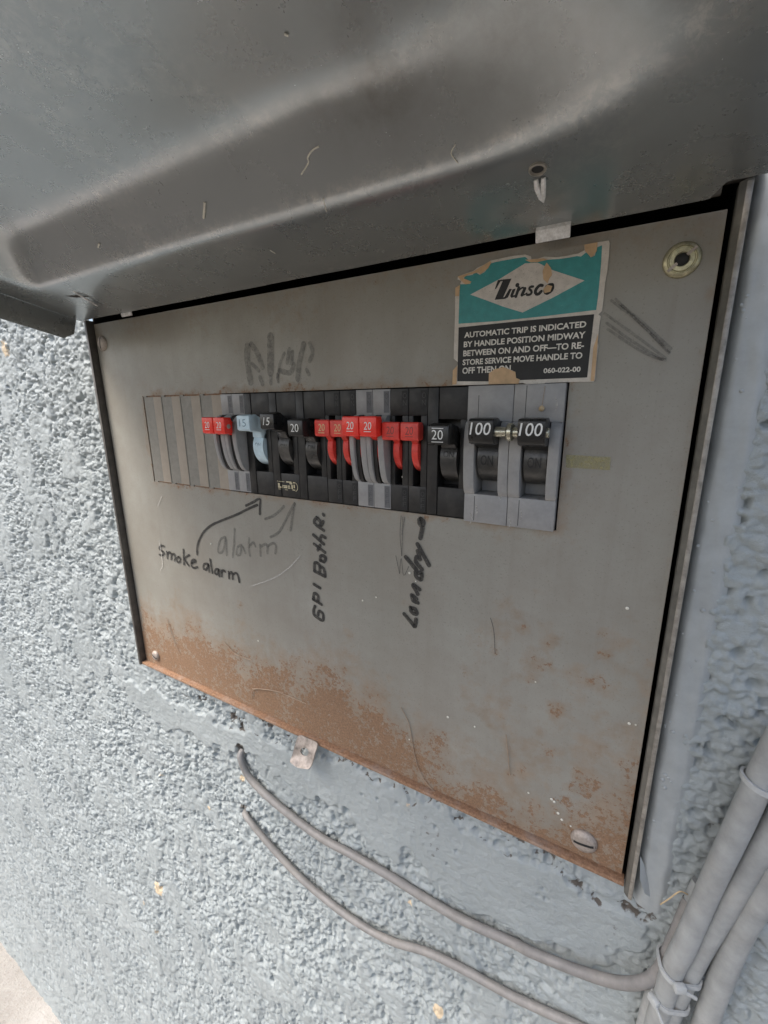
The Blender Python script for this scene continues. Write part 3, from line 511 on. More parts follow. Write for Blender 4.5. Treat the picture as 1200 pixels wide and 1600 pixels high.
# painted mounting flange on the right, with paint blisters
def flange_y(x):
    u = (x - 31.4) / 16.0
    return 3.2 - 6.2 * min(1, max(0, (x - 31.4) / 3.4)) ** 0.7 - 0.8 * math.sin(min(1, max(0, u)) * math.pi * 0.8) + (2.5 * max(0, x - 44.5) / 4)
prof_x = [31.4, 32.2, 33.2] + list(np.arange(34.4, 48.6, 1.2))
zz = np.arange(-284, 96, 1.3)
v = []; fcs = []
for i, z in enumerate(zz):
    for j, x in enumerate(prof_x):
        wob = 0.25 * math.sin(z * 0.05 + j) + 0.12 * math.sin(z * 0.31 + 2 * j)
        wob += float(0.55 * gn(np.array(x / 9.0), np.array(z / 13.0), 95) + 0.28 * gn(np.array(x / 3.4), np.array(z / 4.2), 96))
        v.append((x + 0.15 * math.sin(z * 0.2), flange_y(x) + wob * 0.6, z))
n = len(prof_x)
for i in range(len(zz) - 1):
    for j in range(n - 1): fcs.append((i * n + j, i * n + j + 1, (i + 1) * n + j + 1, (i + 1) * n + j))
fl = MB().add(v, fcs).build('painted_flange', M['frame_paint'], panel, smooth=True)
for k in range(34):
    x = random.uniform(33.5, 41); z = random.uniform(-255, 60); r = random.choice((0.5, 0.6, 0.8, 1.1))
    MB().lathe([(r, 0), (r * 0.85, -r * 0.3), (r * 0.5, -r * 0.5), (r * 0.1, -r * 0.56)], (x, flange_y(x) + 0.15, z), seg=10).build('paint_blister', M['frame_paint'], fl, smooth=True)
# peeling flake of paint at the lower corner
MB().add([(31.5, -6.5, -246), (34.2, -5.5, -252), (38.5, -4.0, -268), (40.5, -3.2, -275), (36.5, -6.8, -270), (33.0, -8.2, -260)], [(0, 1, 5), (1, 2, 4, 5), (2, 3, 4)]).build('paint_flake', M['frame_paint'], panel)

# ---- cover plate: a fine sheet with the breaker opening cut out
OX0, OX1, OZ0, OZ1 = -382.4, -28.6, -65.6, 11.6
def cuts(lo, hi, step, marks):
    a = list(np.arange(lo, hi, step)) + [hi] + list(marks); a = sorted(set(round(q, 3) for q in a))
    out = [a[0]]
    for q in a[1:]:
        if q - out[-1] < step * 0.3 and q not in marks and q != hi: continue
        if q - out[-1] < step * 0.3 and out[-1] not in marks and len(out) > 1: out.pop()
        out.append(q)
    return np.array(out)
px = cuts(PX0, PX1, 2.5, (OX0, OX1)); pz = cuts(PZ0, PZ1, 2.5, (OZ0, OZ1))
GX, GZm = np.meshgrid(px, pz)
yy = -0.35 * np.sin((GX + 440) / 466 * np.pi) * 0.6 + 0.18 * gn(GX / 90, GZm / 90, 81)
rl = DATA['rustline']; rb = np.interp(GX, [q[0] for q in rl], [q[1] for q in rl])
rn = gn(GX / 30, GZm / 30, 82) * 14 + gn(GX / 11, GZm / 11, 83) * 7
ru = 0.38 * sst(-80, 10, rb - GZm + 1.6 * rn) + 0.74 * sst(-25, 60, rb - GZm + 1.4 * rn)
for bx, bz, r_, s_ in DATA['rustblobs']:
    ru = np.maximum(ru, s_ * 1.12 * sst(1.3, 0.2, np.hypot(GX - bx, GZm - bz) / r_ + 0.3 * gn(GX / 6, GZm / 6, 84)))
broad = sst(-150, -40, GX) * sst(-60, -150, GZm) * (0.55 + 0.34 * gn(GX / 22, GZm / 22, 89) + 0.28 * gn(GX / 8, GZm / 8, 90))
ru = np.maximum(ru, broad)
edge_r = np.minimum.reduce([GX - PX0, PX1 - GX, PZ1 - GZm])
ru = np.maximum(ru, 0.55 * sst(7, 0, edge_r + 3 * gn(GX / 12, GZm / 12, 85)))
ru = np.maximum(ru, 0.33 * sst(0.0, 0.5, gn(GX / 55, GZm / 55, 86) + 0.5 * gn(GX / 17, GZm / 17, 87)))
op = np.maximum.reduce([OX0 - GX, GX - OX1, OZ0 - GZm, GZm - OZ1])
ru = np.maximum(ru, 0.52 * sst(60, 0, PZ1 - GZm + 14 * gn(GX / 30, GZm / 20, 97)))  # brown towards the top edge: grime with the shade under the door put in
ru = np.maximum(ru, 0.50 * sst(24, 0, np.abs(op) + 7 * gn(GX / 16, GZm / 16, 98)))
ru = np.maximum(ru, 0.8 * sst(9, 0, np.abs(op) + 4 * gn(GX / 10, GZm / 10, 88)))
nb, na = GX.shape
co = np.stack([GX, yy, GZm], -1).reshape(-1, 3); idx = np.arange(na * nb).reshape(nb, na)
qa = np.stack([idx[:-1, :-1], idx[:-1, 1:], idx[1:, 1:], idx[1:, :-1]], -1).reshape(-1, 4)
cxm = ((GX[:-1, :-1] + GX[1:, 1:]) / 2).ravel(); czm = ((GZm[:-1, :-1] + GZm[1:, 1:]) / 2).ravel()
qa = qa[~((cxm > OX0) & (cxm < OX1) & (czm > OZ0) & (czm < OZ1))]
bm = bmesh.new()
tmp = grid_mesh('cover_plate', co * mm, qa); 
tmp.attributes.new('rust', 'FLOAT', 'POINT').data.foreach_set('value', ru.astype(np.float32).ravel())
bm.from_mesh(tmp)
bmesh.ops.delete(bm, geom=[q for q in bm.verts if not q.link_faces], context='VERTS')
bm.normal_update()
ext = bmesh.ops.extrude_face_region(bm, geom=bm.faces[:])          # give the sheet its thickness
back_v = [q for q in ext['geom'] if isinstance(q, bmesh.types.BMVert)]
bmesh.ops.translate(bm, verts=back_v, vec=(0, 0.0014, 0))
bmesh.ops.recalc_face_normals(bm, faces=bm.faces)
bm.to_mesh(tmp); bm.free()
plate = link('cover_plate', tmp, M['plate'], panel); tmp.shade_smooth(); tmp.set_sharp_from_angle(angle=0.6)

# ---- unused breaker spaces: sawtooth slats
PITCH = 25.15; XR = -29.4
for k in range(4):
    x0 = XR - PITCH * (14 - k); x1 = x0 + PITCH
    z0, z1 = OZ0 + 0.9, OZ1 - 1.1
    b = MB().prism_z([(x0 + 0.1, 0.35), (x0 + 0.8, 0.4), (x0 + 13.4, 0.4), (x0 + 14.0, 0.25), (x1 - 0.5, -0.15), (x1 + 0.08, -0.02), (x1 + 0.08, 0.95), (x0 + 0.1, 0.95)], z0, z1)
    b.box(x0 + 0.05, x0 + 4.6, -0.05, 1.2, z1 + 0.005, OZ1 + 0.3)        # bridging tabs left at the ends
    b.box(x0 + 0.05, x0 + 5.2, -0.05, 1.2, OZ0 - 0.3, z0 - 0.005)
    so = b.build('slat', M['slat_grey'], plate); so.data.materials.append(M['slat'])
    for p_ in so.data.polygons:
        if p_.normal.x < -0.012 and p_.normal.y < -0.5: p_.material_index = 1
MB().box(OX0 - 1, -281.5, 1.0, 1.6, OZ0 - 2, OZ1 + 2).build('slat_backing', M['ledge'], plate)

# ---- screws
def screw(x, z, r, h, mat, slot_ang, style='pan'):
    prof = [(r * 0.98, 0.3), (r, 0), (r * 0.97, -h * 0.35), (r * 0.8, -h * 0.75), (r * 0.5, -h * 0.95), (r * 0.06, -h)]
    o = MB().lathe(prof, (x, -0.3, z)).build('screw', mat, plate, smooth=True)
    ca, sa = math.cos(slot_ang), math.sin(slot_ang); w = r * 0.11; L = r * 0.86
    us = np.linspace(-L, L, 11); pr_, ph_ = [q[0] for q in prof][::-1], [q[1] for q in prof][::-1]
    v = [(x + ca * u - sa * q, -0.3 + float(np.interp(abs(u), pr_, ph_)) - 0.09, z + sa * u + ca * q) for u in us for q in (-w, w)]
    MB().add(v, [(2 * i, 2 * i + 2, 2 * i + 3, 2 * i + 1) for i in range(10)]).build('screw_slot', M['inside'], o)
    return o
screw(-431.5, 59.5, 6.6, 2.6, M['screw'], 1.4)
screw(-421.0, -259.5, 5.6, 3.0, M['screw'], -0.4)
screw(3.2, -258.6, 7.6, 3.4, M['screw'], 0.12)
# brass captive fastener upper right
bx, bz = 11.6, 60.0
o = MB().lathe([(7.0, 0.4), (7.0, -0.9), (6.5, -1.5), (5.4, -1.7), (5.1, -1.25), (4.8, -1.25), (4.5, -1.9), (2.9, -2.0), (2.3, -0.9), (0.05, -0.7)], (bx, -0.3, bz), seg=40).build('screw', M['brass'], plate, smooth=True)
for s_ in (-1, 1):
    ca, sa = math.cos(0.72), math.sin(0.72)
    P_ = lambda u, q: (bx + ca * u - sa * q, bz + sa * u + ca * q)
    pl = [P_(s_ * 2.1, -0.6), P_(s_ * 6.3, -0.6), P_(s_ * 6.3, 0.6), P_(s_ * 2.1, 0.6)]
    MB().plate(pl, -2.36, -2.2).build('screw_slot', M['screw'], o)
MB().lathe([(2.7, 0), (2.5, -0.3), (1.0, -0.75), (0.05, -0.8)], (bx, -1.35, bz)).build('screw_core', M['inside'], o, smooth=True)

# ---- writing, smudges and scratches on the plate
YW = [-0.62]
def strokes(name, key, width, mat, label=None, widths=None):
    b = MB()
    for i, s_ in enumerate(DATA[key]):
        YW[0] -= 0.0025
        b.ribbon(s_, (widths[i] if widths else width), YW[0])
        if not label: b.build(name, mat, plate, normals=False); b = MB()
    if label:
        o = b.build(name, mat, plate, normals=False); o['label'] = label
strokes('handwriting', 'smoke', 2.2, M['marker'], 'black marker words Smoke alarm with an arrow')
strokes('handwriting', 'faint', 2.3, M['marker_faint'], 'faded marker word alarm with an arrow')
strokes('handwriting', 'bath', 2.7, M['marker'], 'black marker words GPI Bath R. running upwards')
strokes('handwriting', 'laundry', 3.0, M['marker'], 'black marker word Laundry running upwards')
strokes('pencil_mark', 'pencil', 0.45, M['pencil'])
strokes('handwriting', 'smudge', 5, M['marker_smudge'], 'smudged grey letters above the breakers', [6.0, 4.6, 3.0, 6.4, 2.4, 3.4, 2.8, 3.8, 4.4, 3.4, 2.8, 3.6, 3.0, 2.4])
strokes('smear_mark', 'smear', 1.2, M['smear'])
strokes('scratch_mark', 'scratch', 0.9, M['scratch'])
b = MB(); b.plate([(-27.0, -24.5), (-6.5, -24.8), (-6.2, -31.2), (-26.6, -31.0)], -0.60, -0.52); b.build('tape_residue', M['tape'], plate)
b = MB()
for q in DATA['specks']:
    r = random.uniform(0.45, 0.95); b.lathe([(r, 0), (r * 0.8, -0.25), (r * 0.2, -0.4)], (q[0], -0.4, q[1]), seg=9)
tag(b.build('paint_speck', M['speck'], plate, smooth=True), kind='stuff')
for s_ in DATA['threads']:
    P3 = catmull([Vector((x, -0.8 - random.uniform(0, 1.2), z)) for x, z in s_], 5)
    MB().tube(P3, 0.28, 6).build('rootlet', M['thread'], plate, smooth=True)

# ---- label sticker
lab = empty('warning_label'); lab.parent = panel
lab['label'] = 'torn teal, white and black maker label with handle instructions'
def flat(name, poly, y0, y1, mat):
    return MB().plate(poly, y0, y1).build(name, mat, lab)
flat('label_paper', DATA['st_base'], -0.75, -0.35, M['st_white'])
flat('teal_field', DATA['st_teal'], -0.83, -0.76, M['st_teal'])
flat('white_diamond', DATA['st_dia'], -0.91, -0.84, M['st_dia'])
flat('black_field', DATA['st_black'], -0.83, -0.76, M['st_black'])
for (s_, x0, z0, x1, z1) in DATA['st_text']:
    text(s_, 'lettering', M['st_ink'], lab, x0, z0, x1, z1, -0.86, 0, 0.028)
b = MB()
for p in DATA['lg_poly']: b.plate(p, -0.99, -0.93)
dx, dz = DATA['lg_dot']; b.lathe([(1.0, 0), (1.0, -0.06)], (dx, -0.93, dz), seg=16)
b.build('logo_lettering', M['st_black'], lab)
b = MB()
for k, (w, s_) in enumerate(DATA['lg_str']): b.ribbon(s_, w * 1.45, -0.95 - 0.008 * k)
b.build('logo_lettering', M['st_black'], lab, normals=False)
for k, p in enumerate(DATA['st_tan']): flat('torn_patch', p, -1.14 - 0.01 * k, -1.08, M['st_tan'])

# ---- metal tabs hooking over the top of the cover, and the hasp below
def tab_mesh(name, x0, x1, prof, mat, th=1.3):
    # prof: (y,z) centre line of a bent strip
    P2 = [Vector(q) for q in prof]; n = len(P2); L = []; R2 = []
    for i, p in enumerate(P2):
        tt = (P2[min(i + 1, n - 1)] - P2[max(i - 1, 0)]).normalized(); nn = Vector((-tt.y, tt.x))
        L.append(p + nn * th / 2); R2.append(p - nn * th / 2)
    return MB().prism_x([(q.x, q.y) for q in L + R2[::-1]], x0, x1).build(name, mat, panel, 0.5)
tab_mesh('hook_tab', -47.6, -32.6, [(4, 86), (-4.0, 85), (-9.6, 82.5), (-11.6, 78.0), (-10.0, 73.6)], M['tab'])
tab_mesh('hook_tab', -385.5, -371.0, [(4, 85), (-3.0, 84), (-6.2, 81.5), (-7.0, 78.5), (-6.4, 76.2)], M['tab'])

# hasp: strip with a hole, bent out from under the lower rail
def hasp():
    bm = bmesh.new()
    W = 11.0; N = 40
    # developed outline (u across, s along); ring between outline and hole
    outer = []
    for k in range(N):
        a = 2 * math.pi * k / N; cx, sx = math.cos(a), math.sin(a)
        p = 9.0
        rr = 1.0 / (abs(cx) ** p + abs(sx) ** p) ** (1 / p)
        outer.append((W * rr * cx, 11.5 + 13.0 * rr * sx))
    inner = [(4.6 * math.cos(2 * math.pi * k / N), 11 + 3.4 * math.sin(2 * math.pi * k / N)) for k in range(N)]
    def bend(u, s_):
        # leaves the rail, drops outwards, then curls down
        y = -5.6 - 0.40 * s_ - 0.022 * max(0, s_ - 15) ** 2; z = -272.0 - 0.80 * s_ + 0.008 * max(0, s_ - 15) ** 2
        y += 0.02 * u * u * (0.25 if s_ > 10 else 0.1)
        y += 0.5 * math.sin(u * 0.3 + s_ * 0.2) * (0.4 + s_ / 22) - 0.035 * max(0, abs(u) - 6) ** 2; z += 0.07 * u * (s_ / 14)
        return Vector((-207.0 + u - 0.10 * s_, y, z)) * mm
    rings = []
    for tt in (0.0, 0.35, 0.7, 1.0):
        rings.append([bm.verts.new(bend(a[0] * (1 - tt) + c_[0] * tt, a[1] * (1 - tt) + c_[1] * tt)) for a, c_ in zip(outer, inner)])
    for r0, r1 in zip(rings[:-1], rings[1:]):
        for k in range(N): bm.faces.new((r0[k], r0[(k + 1) % N], r1[(k + 1) % N], r1[k]))
    bm.normal_update()
    bmesh.ops.solidify(bm, geom=bm.faces[:], thickness=1.3 * mm)
    bmesh.ops.recalc_face_normals(bm, faces=bm.faces)
    me = bpy.data.meshes.new('hasp_tab'); bm.to_mesh(me); bm.free()
    o = link('hasp_tab', me, M['hasp'], panel); me.shade_smooth(); me.set_sharp_from_angle(angle=0.6)
hasp()

# ---- door, lifted open overhead: pressed sheet with a raised field, lips at the sides
AL = math.radians(12.0); DO = Vector((0, -8.0, 79.0)); DD = Vector((0, -math.cos(AL), math.sin(AL))); DN = Vector((0, math.sin(AL), math.cos(AL)))  # DN: up, away from the viewer
DX0, DX1, DL = -448.5, 35.5, 372.0
def door_pt(x, s_, e): p = DO + DD * s_ + DN * e; return (x, p.y, p.z)
dxs = np.linspace(DX0, DX1, 243); dss = np.linspace(0, DL, 187)
SX, SS = np.meshgrid(dxs, dss)
def smin(a, b, k):
    h = np.clip(0.5 + 0.5 * (b - a) / k, 0, 1); return b * (1 - h) + a * h - k * h * (1 - h)
dl = SX + 409.0; dr = (18.0 - SX) * 0.5; db = SS - 52.0; dt = 322.0 - SS
dist = smin(smin(smin(db, dl, 12), dt, 14), dr, 42)
def step_e(d): return 24.0 * (0.5 + (np.sqrt(d * d + 20.0) - np.sqrt((d - 25.0) ** 2 + 100.0)) / 50.0)
E = step_e(dist) - 2.2 * sst(0, -30, dist) * 0
E += 0.5 * gn(SX / 120, SS / 90, 91) + 0.12 * gn(SX / 35, SS / 30, 92)
# notch in the hinge edge at the right end and small roll of the edge
notch = sst(14, 22, SX) * 0 
S2 = SS.copy()
S2[0] = np.where(dxs > 22, 9.0, np.where(dxs > 17, 9.0 * sst(17, 22, dxs), 0.0)); S2[1] = np.maximum(S2[1], S2[0] + 0.8); S2[2] = np.maximum(S2[2], S2[1] + 0.8); S2[3] = np.maximum(S2[3], S2[2] + 0.8); S2[4] = np.maximum(S2[4], S2[3] + 0.8); S2[5] = np.maximum(S2[5], S2[4] + 0.8)
co = np.stack([SX, DO.y + DD.y * S2 + DN.y * E, DO.z + DD.z * S2 + DN.z * E], -1).reshape(-1, 3) * mm
nb, na = SX.shape; idx = np.arange(na * nb).reshape(nb, na)
qa = np.stack([idx[:-1, :-1], idx[:-1, 1:], idx[1:, 1:], idx[1:, :-1]], -1).reshape(-1, 4)
me = grid_mesh('door', co, qa)
gri = 0.55 * sst(1.2, 0.2, np.hypot((SX + 30) / 75, (SS - 82) / 34)) + 0.55 * sst(1.2, 0.2, np.hypot((SX + 100) / 40, (SS - 74) / 16)) + 0.6 * sst(1.1, 0.2, np.hypot((SX - 36) / 9, (SS - 14) / 26)) + 0.5 * sst(1.1, 0.3, np.hypot((SX + 92) / 14, (SS - 110) / 60))
me.attributes.new('grime', 'FLOAT', 'POINT').data.foreach_set('value', np.clip(gri, 0, 1).astype(np.float32).ravel())
scf = sst(5.0, 0.5, np.abs(dist - 1.5)) * (0.55 + 0.45 * sst(-0.2, 0.4, gn(SX / 60, SS / 60, 93))) + 0.5 * sst(1.3, 0.2, np.hypot((SX + 205) / 30, (SS - 150) / 40)) + 0.4 * sst(6.0, 0.5, np.abs(dist - 27)) + 0.35 * sst(0.15, 0.5, gn(SX / 45, SS / 45, 94)) + 0.6 * sst(8, 0, SS)
me.attributes.new('scuff', 'FLOAT', 'POINT').data.foreach_set('value', np.clip(scf, 0, 1).astype(np.float32).ravel())
bm = bmesh.new(); bm.from_mesh(me); bm.normal_update()
ext = bmesh.ops.extrude_face_region(bm, geom=bm.faces[:])
bmesh.ops.translate(bm, verts=[q for q in ext['geom'] if isinstance(q, bmesh.types.BMVert)], vec=(0, 1.2 * DN.y * mm, 1.2 * DN.z * mm))
bmesh.ops.recalc_face_normals(bm, faces=bm.faces); bm.to_mesh(me); bm.free()
door = link('door', me, M['door'], panel); me.shade_smooth(); me.set_sharp_from_angle(angle=0.7)
door['label'] = 'charcoal pressed steel door lifted open overhead'
def lip(x0, x1, s0):
    out = [(s0, 0.2), (s0 + 1, -13.0), (s0 + 9, -19.5), (DL, -19.5), (DL, 0.2)]
    n = len(out); v = [door_pt(x0, s_, e) for s_, e in out] + [door_pt(x1, s_, e) for s_, e in out]
    f = [tuple(range(n)), tuple(range(2 * n - 1, n - 1, -1))] + [(i, n + i, n + (i + 1) % n, (i + 1) % n) for i in range(n)]
    MB().add(v, f).build('door_lip', M['door'], door, 0.3)
lip(DX0 - 1.6, DX0 - 0.2, 3); lip(DX1 + 0.2, DX1 + 1.6, 3)
out = [(DL + 0.2, 1.2), (DL + 1.6, 1.2), (DL + 1.6, -19), (DL + 0.2, -19)]
v = [door_pt(x, s_, e) for x in (DX0, DX1) for s_, e in out]
MB().add(v, [(0, 1, 2, 3), (7, 6, 5, 4), (0, 4, 5, 1), (1, 5, 6, 2), (2, 6, 7, 3), (3, 7, 4, 0)]).build('door_lip', M['door'], door)
MB().tube([(DX0 + 30, -2.5, 83.5), (DX1 - 14, -2.5, 83.5)], 2.4, 12).build('hinge_pin', M['rail_dark'], panel, smooth=True)
MB().prism_x([(-3.3, 92), (-3.3, 85.8), (-11.0, 84.6), (-17.0, 85.2), (-17.0, 86.4), (-9.5, 86.0), (-4.6, 88.5), (-4.6, 92)], DX0 + 2, DX1 - 2).build('hinge_leaf', M['rail_dark'], panel)  # added strip, stops sky light leaking down behind the door
# rivet hole with spread pin, and the small spot clip at the left
def door_lathe(name, prof, x, s_, mat, seg=22):
    v = []; n = len(prof)
    for r, h in prof:
        for k in range(seg):
            a = 2 * math.pi * k / seg; v.append(door_pt(x + r * math.cos(a), s_ + r * math.sin(a), h))
    f = [(i * seg + k, i * seg + (k + 1) % seg, (i + 1) * seg + (k + 1) % seg, (i + 1) * seg + k) for i in range(n - 1) for k in range(seg)]
    f += [tuple(range(seg - 1, -1, -1)), tuple((n - 1) * seg + k for k in range(seg))]
    return MB().add(v, f).build(name, mat, door, smooth=True)
RX, RS = -41.0, 40.0
door_lathe('rivet', [(3.4, 0.3), (3.3, -0.7), (2.6, -0.9), (2.3, -0.2), (0.05, -0.1)], RX, RS, M['rail'])
door_lathe('rivet_hole', [(2.2, -0.2), (1.2, -0.35), (0.05, -0.4)], RX, RS, M['inside'])
for s_ in (-1, 1):
    MB().tube([door_pt(RX + s_ * 1.4, RS - 5.0, -0.5), door_pt(RX + s_ * 1.2, RS - 7.5, -2.2), door_pt(RX + s_ * 0.6, RS - 12.5, -3.0), door_pt(RX, RS - 16.0, -2.6)], [0.9, 1.1, 0.8, 0.3], 8).build('spread_pin', M['tab'], door, smooth=True)
MB().tube([door_pt(-376, 40, -0.4), door_pt(-377, 31, -2.0), door_pt(-381, 20, -2.6)], [0.4, 0.7, 0.6], 8).build('spot_clip', M['tab'], door, smooth=True)
MB().tube([door_pt(-394, 37, -0.2), door_pt(-384, 34, -1.1), door_pt(-374, 30, -0.4)], [0.3, 0.7, 0.3], 8).build('spot_clip', M['rail_dark'], door, smooth=True)
for pts, w in DATA['flecks']:
    MB().tube(catmull([Vector(door_pt(x, s_, float(step_e(np.array(s_ - 52.0))) - 0.5)) for x, s_ in pts], 4), w, 6).build('dust_fleck', M['speck'], door, smooth=True)

# ================================================================== CIRCUIT BREAKERS
GRP = 'circuit breakers in the panel'
BZ0, BZ1 = -64.7, 10.9
def cyl_prof(cy, cz, r, n=28): return [(cy + r * math.cos(2 * math.pi * k / n), cz + r * math.sin(2 * math.pi * k / n)) for k in range(n)]
def hump_prof(face, peak, zt, zb, ztop, deep=12.0):
    """side cheek seen from the end: flat above, curved bulge, flat below"""
    pr = [(deep, ztop), (face, ztop)]
    zm = zt - (zt - zb) * 0.30
    for k in range(0, 9):
        u = k / 8; pr.append((face - peak * math.sin(u * math.pi / 2) ** 0.8, zt + (zm - zt) * (1 - math.cos(u * math.pi / 2))))
    for k in range(1, 15):
        u = k / 14; z = zm + (zb - zm) * u; pr.append((face - peak * math.sqrt(max(0, 1 - u ** 2)) if u < 1 else face, z))
    pr.append((deep, zb)); return pr
def head_prof(front, back, zt, zb, slope=1.0):
    return [(front, zb + 1.2), (front, zt), (back, zt + slope), (back + 4, zt - 1), (back + 4, zb - 2), (back + 0.5, zb - 1.2), (front + 1.6, zb)]
def single(i, label, handle_mat, rating, ink_mat, dz=0.0, front=-18.5, shear=0.0, on_ink='emboss', lines=()):
    x0 = XR - PITCH * (i + 1); x1 = x0 + PITCH - 0.25
    r = empty('circuit_breaker', label, 'circuit breaker', GRP, loc=(0, 0, 0))
    cs, ce = x0 + 7.4, x0 + 20.2
    b = MB()
    b.box(x0 + 0.2, x0 + 6.9, -1.3, 12, BZ0, BZ1)
    b.box(x0 + 7.2, x1, -0.9, 12, -7.0, BZ1)
    b.box(x0 + 7.2, x1, -0.9, 12, BZ0, -47.0)
    b.box(ce + 0.3, x1, -1.15, 12, -47.05, -6.95)
    b.box(x0 + 6.9, x1, 10, 12, -47, -7)
    b.build('body', M['black'], r, 0.35)
    h = MB()
    ba = MB().prism_x(cyl_prof(10.0, -29.0 + dz * 0.3, 14.8, 48), cs + 2.6, ce - 0.3).build('barrel', M['barrel'] if handle_mat == 'black_gloss' else M[handle_mat], r, smooth=True)
    h.prism_x([(front + 6, -18.0 + dz), (front + 6, -8.4 + dz), (front + 7, -7.4 + dz), (front + 15, -9.5 + dz * .6), (front + 19, -12), (front + 19, -24), (-5.2, -22.5 + dz * .5), (front + 11.2, -19.3 + dz * .7), (front + 8.2, -19.2 + dz * .8)], cs + 3.3, ce - 0.3)
    h.prism_x([(front, -18.0 + dz), (front, -8.2 + dz), (front + 7, -7.2 + dz), (front + 8.5, -7.8 + dz), (front + 9.5, -19.0 + dz * .8), (front + 1.4, -18.9 + dz)], cs + 0.1, ce - 0.1)
    hd = h.build('handle', M[handle_mat], r, 0.7, seg=2)
    w = 8.4 if len(rating) == 2 else 11
    cx = (cs + ce) / 2
    text(rating, 'rating_number', M[ink_mat], hd, cx - w / 2 + 0.6, -15.8 + dz, cx + w / 2 - 1.2, -10.6 + dz, front - 0.06, shear, -0.004)
    for z in lines: MB().box(cx - 3.6, cx + 3.2, front - 0.1, front - 0.02, z + dz - 0.2, z + dz + 0.2).build('rating_line', M[ink_mat], hd)
    yb = 10.0 - 14.6
    text('ON', 'on_marking', M[on_ink], hd, cx - 1.9, -28.6, cx + 4.4, -24.8, yb - 0.12)
    return r, hd, cx
def tandem(i, label, body, handle_mat, ink_mat, face=-0.9, hump=0.0, front=-14.0, heads=11.6, htop=-7.0, hbot=-17.6, barrel=True, two_tone=None, inks=None):
    x0 = XR - PITCH * (i + 1)
    r = empty('circuit_breaker', label, 'circuit breaker', GRP)
    b = MB(); hw = PITCH / 2; d = MB(); hds = []
    for k in (0, 1):
        a0 = x0 + k * hw + 0.15; a1 = a0 + hw - 0.3
        s0, s1 = a0 + 3.1, a0 + 8.2
        b.box(a0, a1, face, 12, -5.0, BZ1); b.box(a0, a1, face, 12, BZ0, -48.0)
        if hump:
            for (q0, q1) in ((a0, s0), (s1, a1)):
                b.prism_x(hump_prof(face, hump, -4.5, -48.2, -4.8), q0, q1)
            MB().prism_x(hump_prof(face, hump - 2.6, -4.5, -48.2, -4.8), s0 - 0.05, s0 + 2.9).build('slot_slide', M['black'], r)
        else:
            b.box(a0, s0, face - 0.25, 12, -48.05, -4.95); b.box(s1, a1, face - 0.25, 12, -48.05, -4.95)
        b.box(s0, s1, 9, 12, -48, -5)
        # recessed strip that carries the moulded OFF and ON
    bo = b.build('body', M[body], r, 0.35)
    for k in (0, 1):
        a1 = x0 + k * hw + hw - 0.15
        for z0, z1 in ((BZ0 + 0.8, -49.5), (-3.2, BZ1 - 1.2)):
            MB().box(a1 - 4.4, a1 - 0.5, face - 0.12, face + 0.3, z0, z1).build('marking_strip', M['emboss'] if body == 'black' else M['grey_dark'], bo)
    for k in (0, 1):
        a0 = x0 + k * hw + 0.15; a1 = a0 + hw - 0.3; s0, s1 = a0 + 3.1, a0 + 8.2
        em = 'off_black' if body == 'black' else 'emboss_grey'
        for j, ch in enumerate('OFF'):
            text(ch, 'off_marking', M[em], bo, a1 - 3.7, -54.0 - j * 3.9, a1 - 1.2, -51.0 - j * 3.9, face - 0.16)
        for j, ch in enumerate('ON'):
            text(ch, 'on_marking', M[em], bo, a1 - 3.7, 5.2 - j * 4.2, a1 - 1.2, 8.4 - j * 4.2, face - 0.16)
        h = MB()
        prot = 13.6 if not hump else 15.5
        h.prism_x(cyl_prof(9.0, -26.0, prot), s0 + 0.35, s1 - 0.35)
        h.prism_x([(front + 4, -16.5), (front + 3, -10), (front + 10, -9), (4, -12), (4, -24), (-3.5, -21.5), (front + 6, -17.5)], s0 + 0.35, s1 - 0.35)
        cxh = (s0 + s1) / 2 + (0.1 if k else -0.1); cxh = a0 + hw / 2 - 0.15
        h.prism_x([(front, hbot + 1.0), (front, htop), (front + 1.0, htop + 0.6), (front + 6.5, htop + 0.4), (front + 7.5, htop - 2), (front + 7.5, hbot + 0.5), (front + 1.2, hbot)], cxh - heads / 2, cxh + heads / 2)
        hd = h.build('handle', M[handle_mat], r, 0.6, seg=2)
        im = inks[k] if inks else ink_mat
        zc = (htop + hbot) / 2 + 0.5
        text('20', 'rating_number', M[im], hd, cxh - 2.6, zc - 2.0, cxh + 2.6, zc + 2.6, front - 0.05, 0.08, 0.0)
        MB().box(cxh - 2.7, cxh + 2.3, front - 0.09, front - 0.02, zc - 3.3, zc - 2.9).build('rating_line', M[im], hd)
        hds.append((hd, cxh, htop, hbot))
    return r, hds
# from the right: 0/1 = two-pole 100, then 2..9
single(2, 'single black breaker with black 20 handle next to the large 100 breaker', 'black_gloss', '20', 'white_ink', dz=-1.6, lines=(-9.7, -17.1))
tandem(3, 'black twin breaker with two faded red 20 handles, right of the grey twin', 'black', 'red_old', 'dim_ink', front=-13.0, hbot=-19.2, htop=-9.0)
tandem(4, 'grey twin breaker with bright red 20 handles among the black breakers', 'grey_brk', 'red', 'white_ink', hump=9.0, front=-18.0, heads=11.9, htop=-5.6, hbot=-17.2)
tandem(5, 'black twin breaker with red handles numbered in yellow, left of the grey twin', 'black', 'red_old', 'yellow_ink', front=-13.6, hbot=-18.2, htop=-8.0)
single(6, 'single black breaker with black 20 handle left of the red handles', 'black_gloss', '20', 'white_ink', dz=0.6, front=-19.0)
r3, h3, c3 = single(7, 'single black breaker with black 15 handle and gold print below', 'black_gloss', '15', 'white_ink', dz=4.6, front=-18.5, shear=0.2)
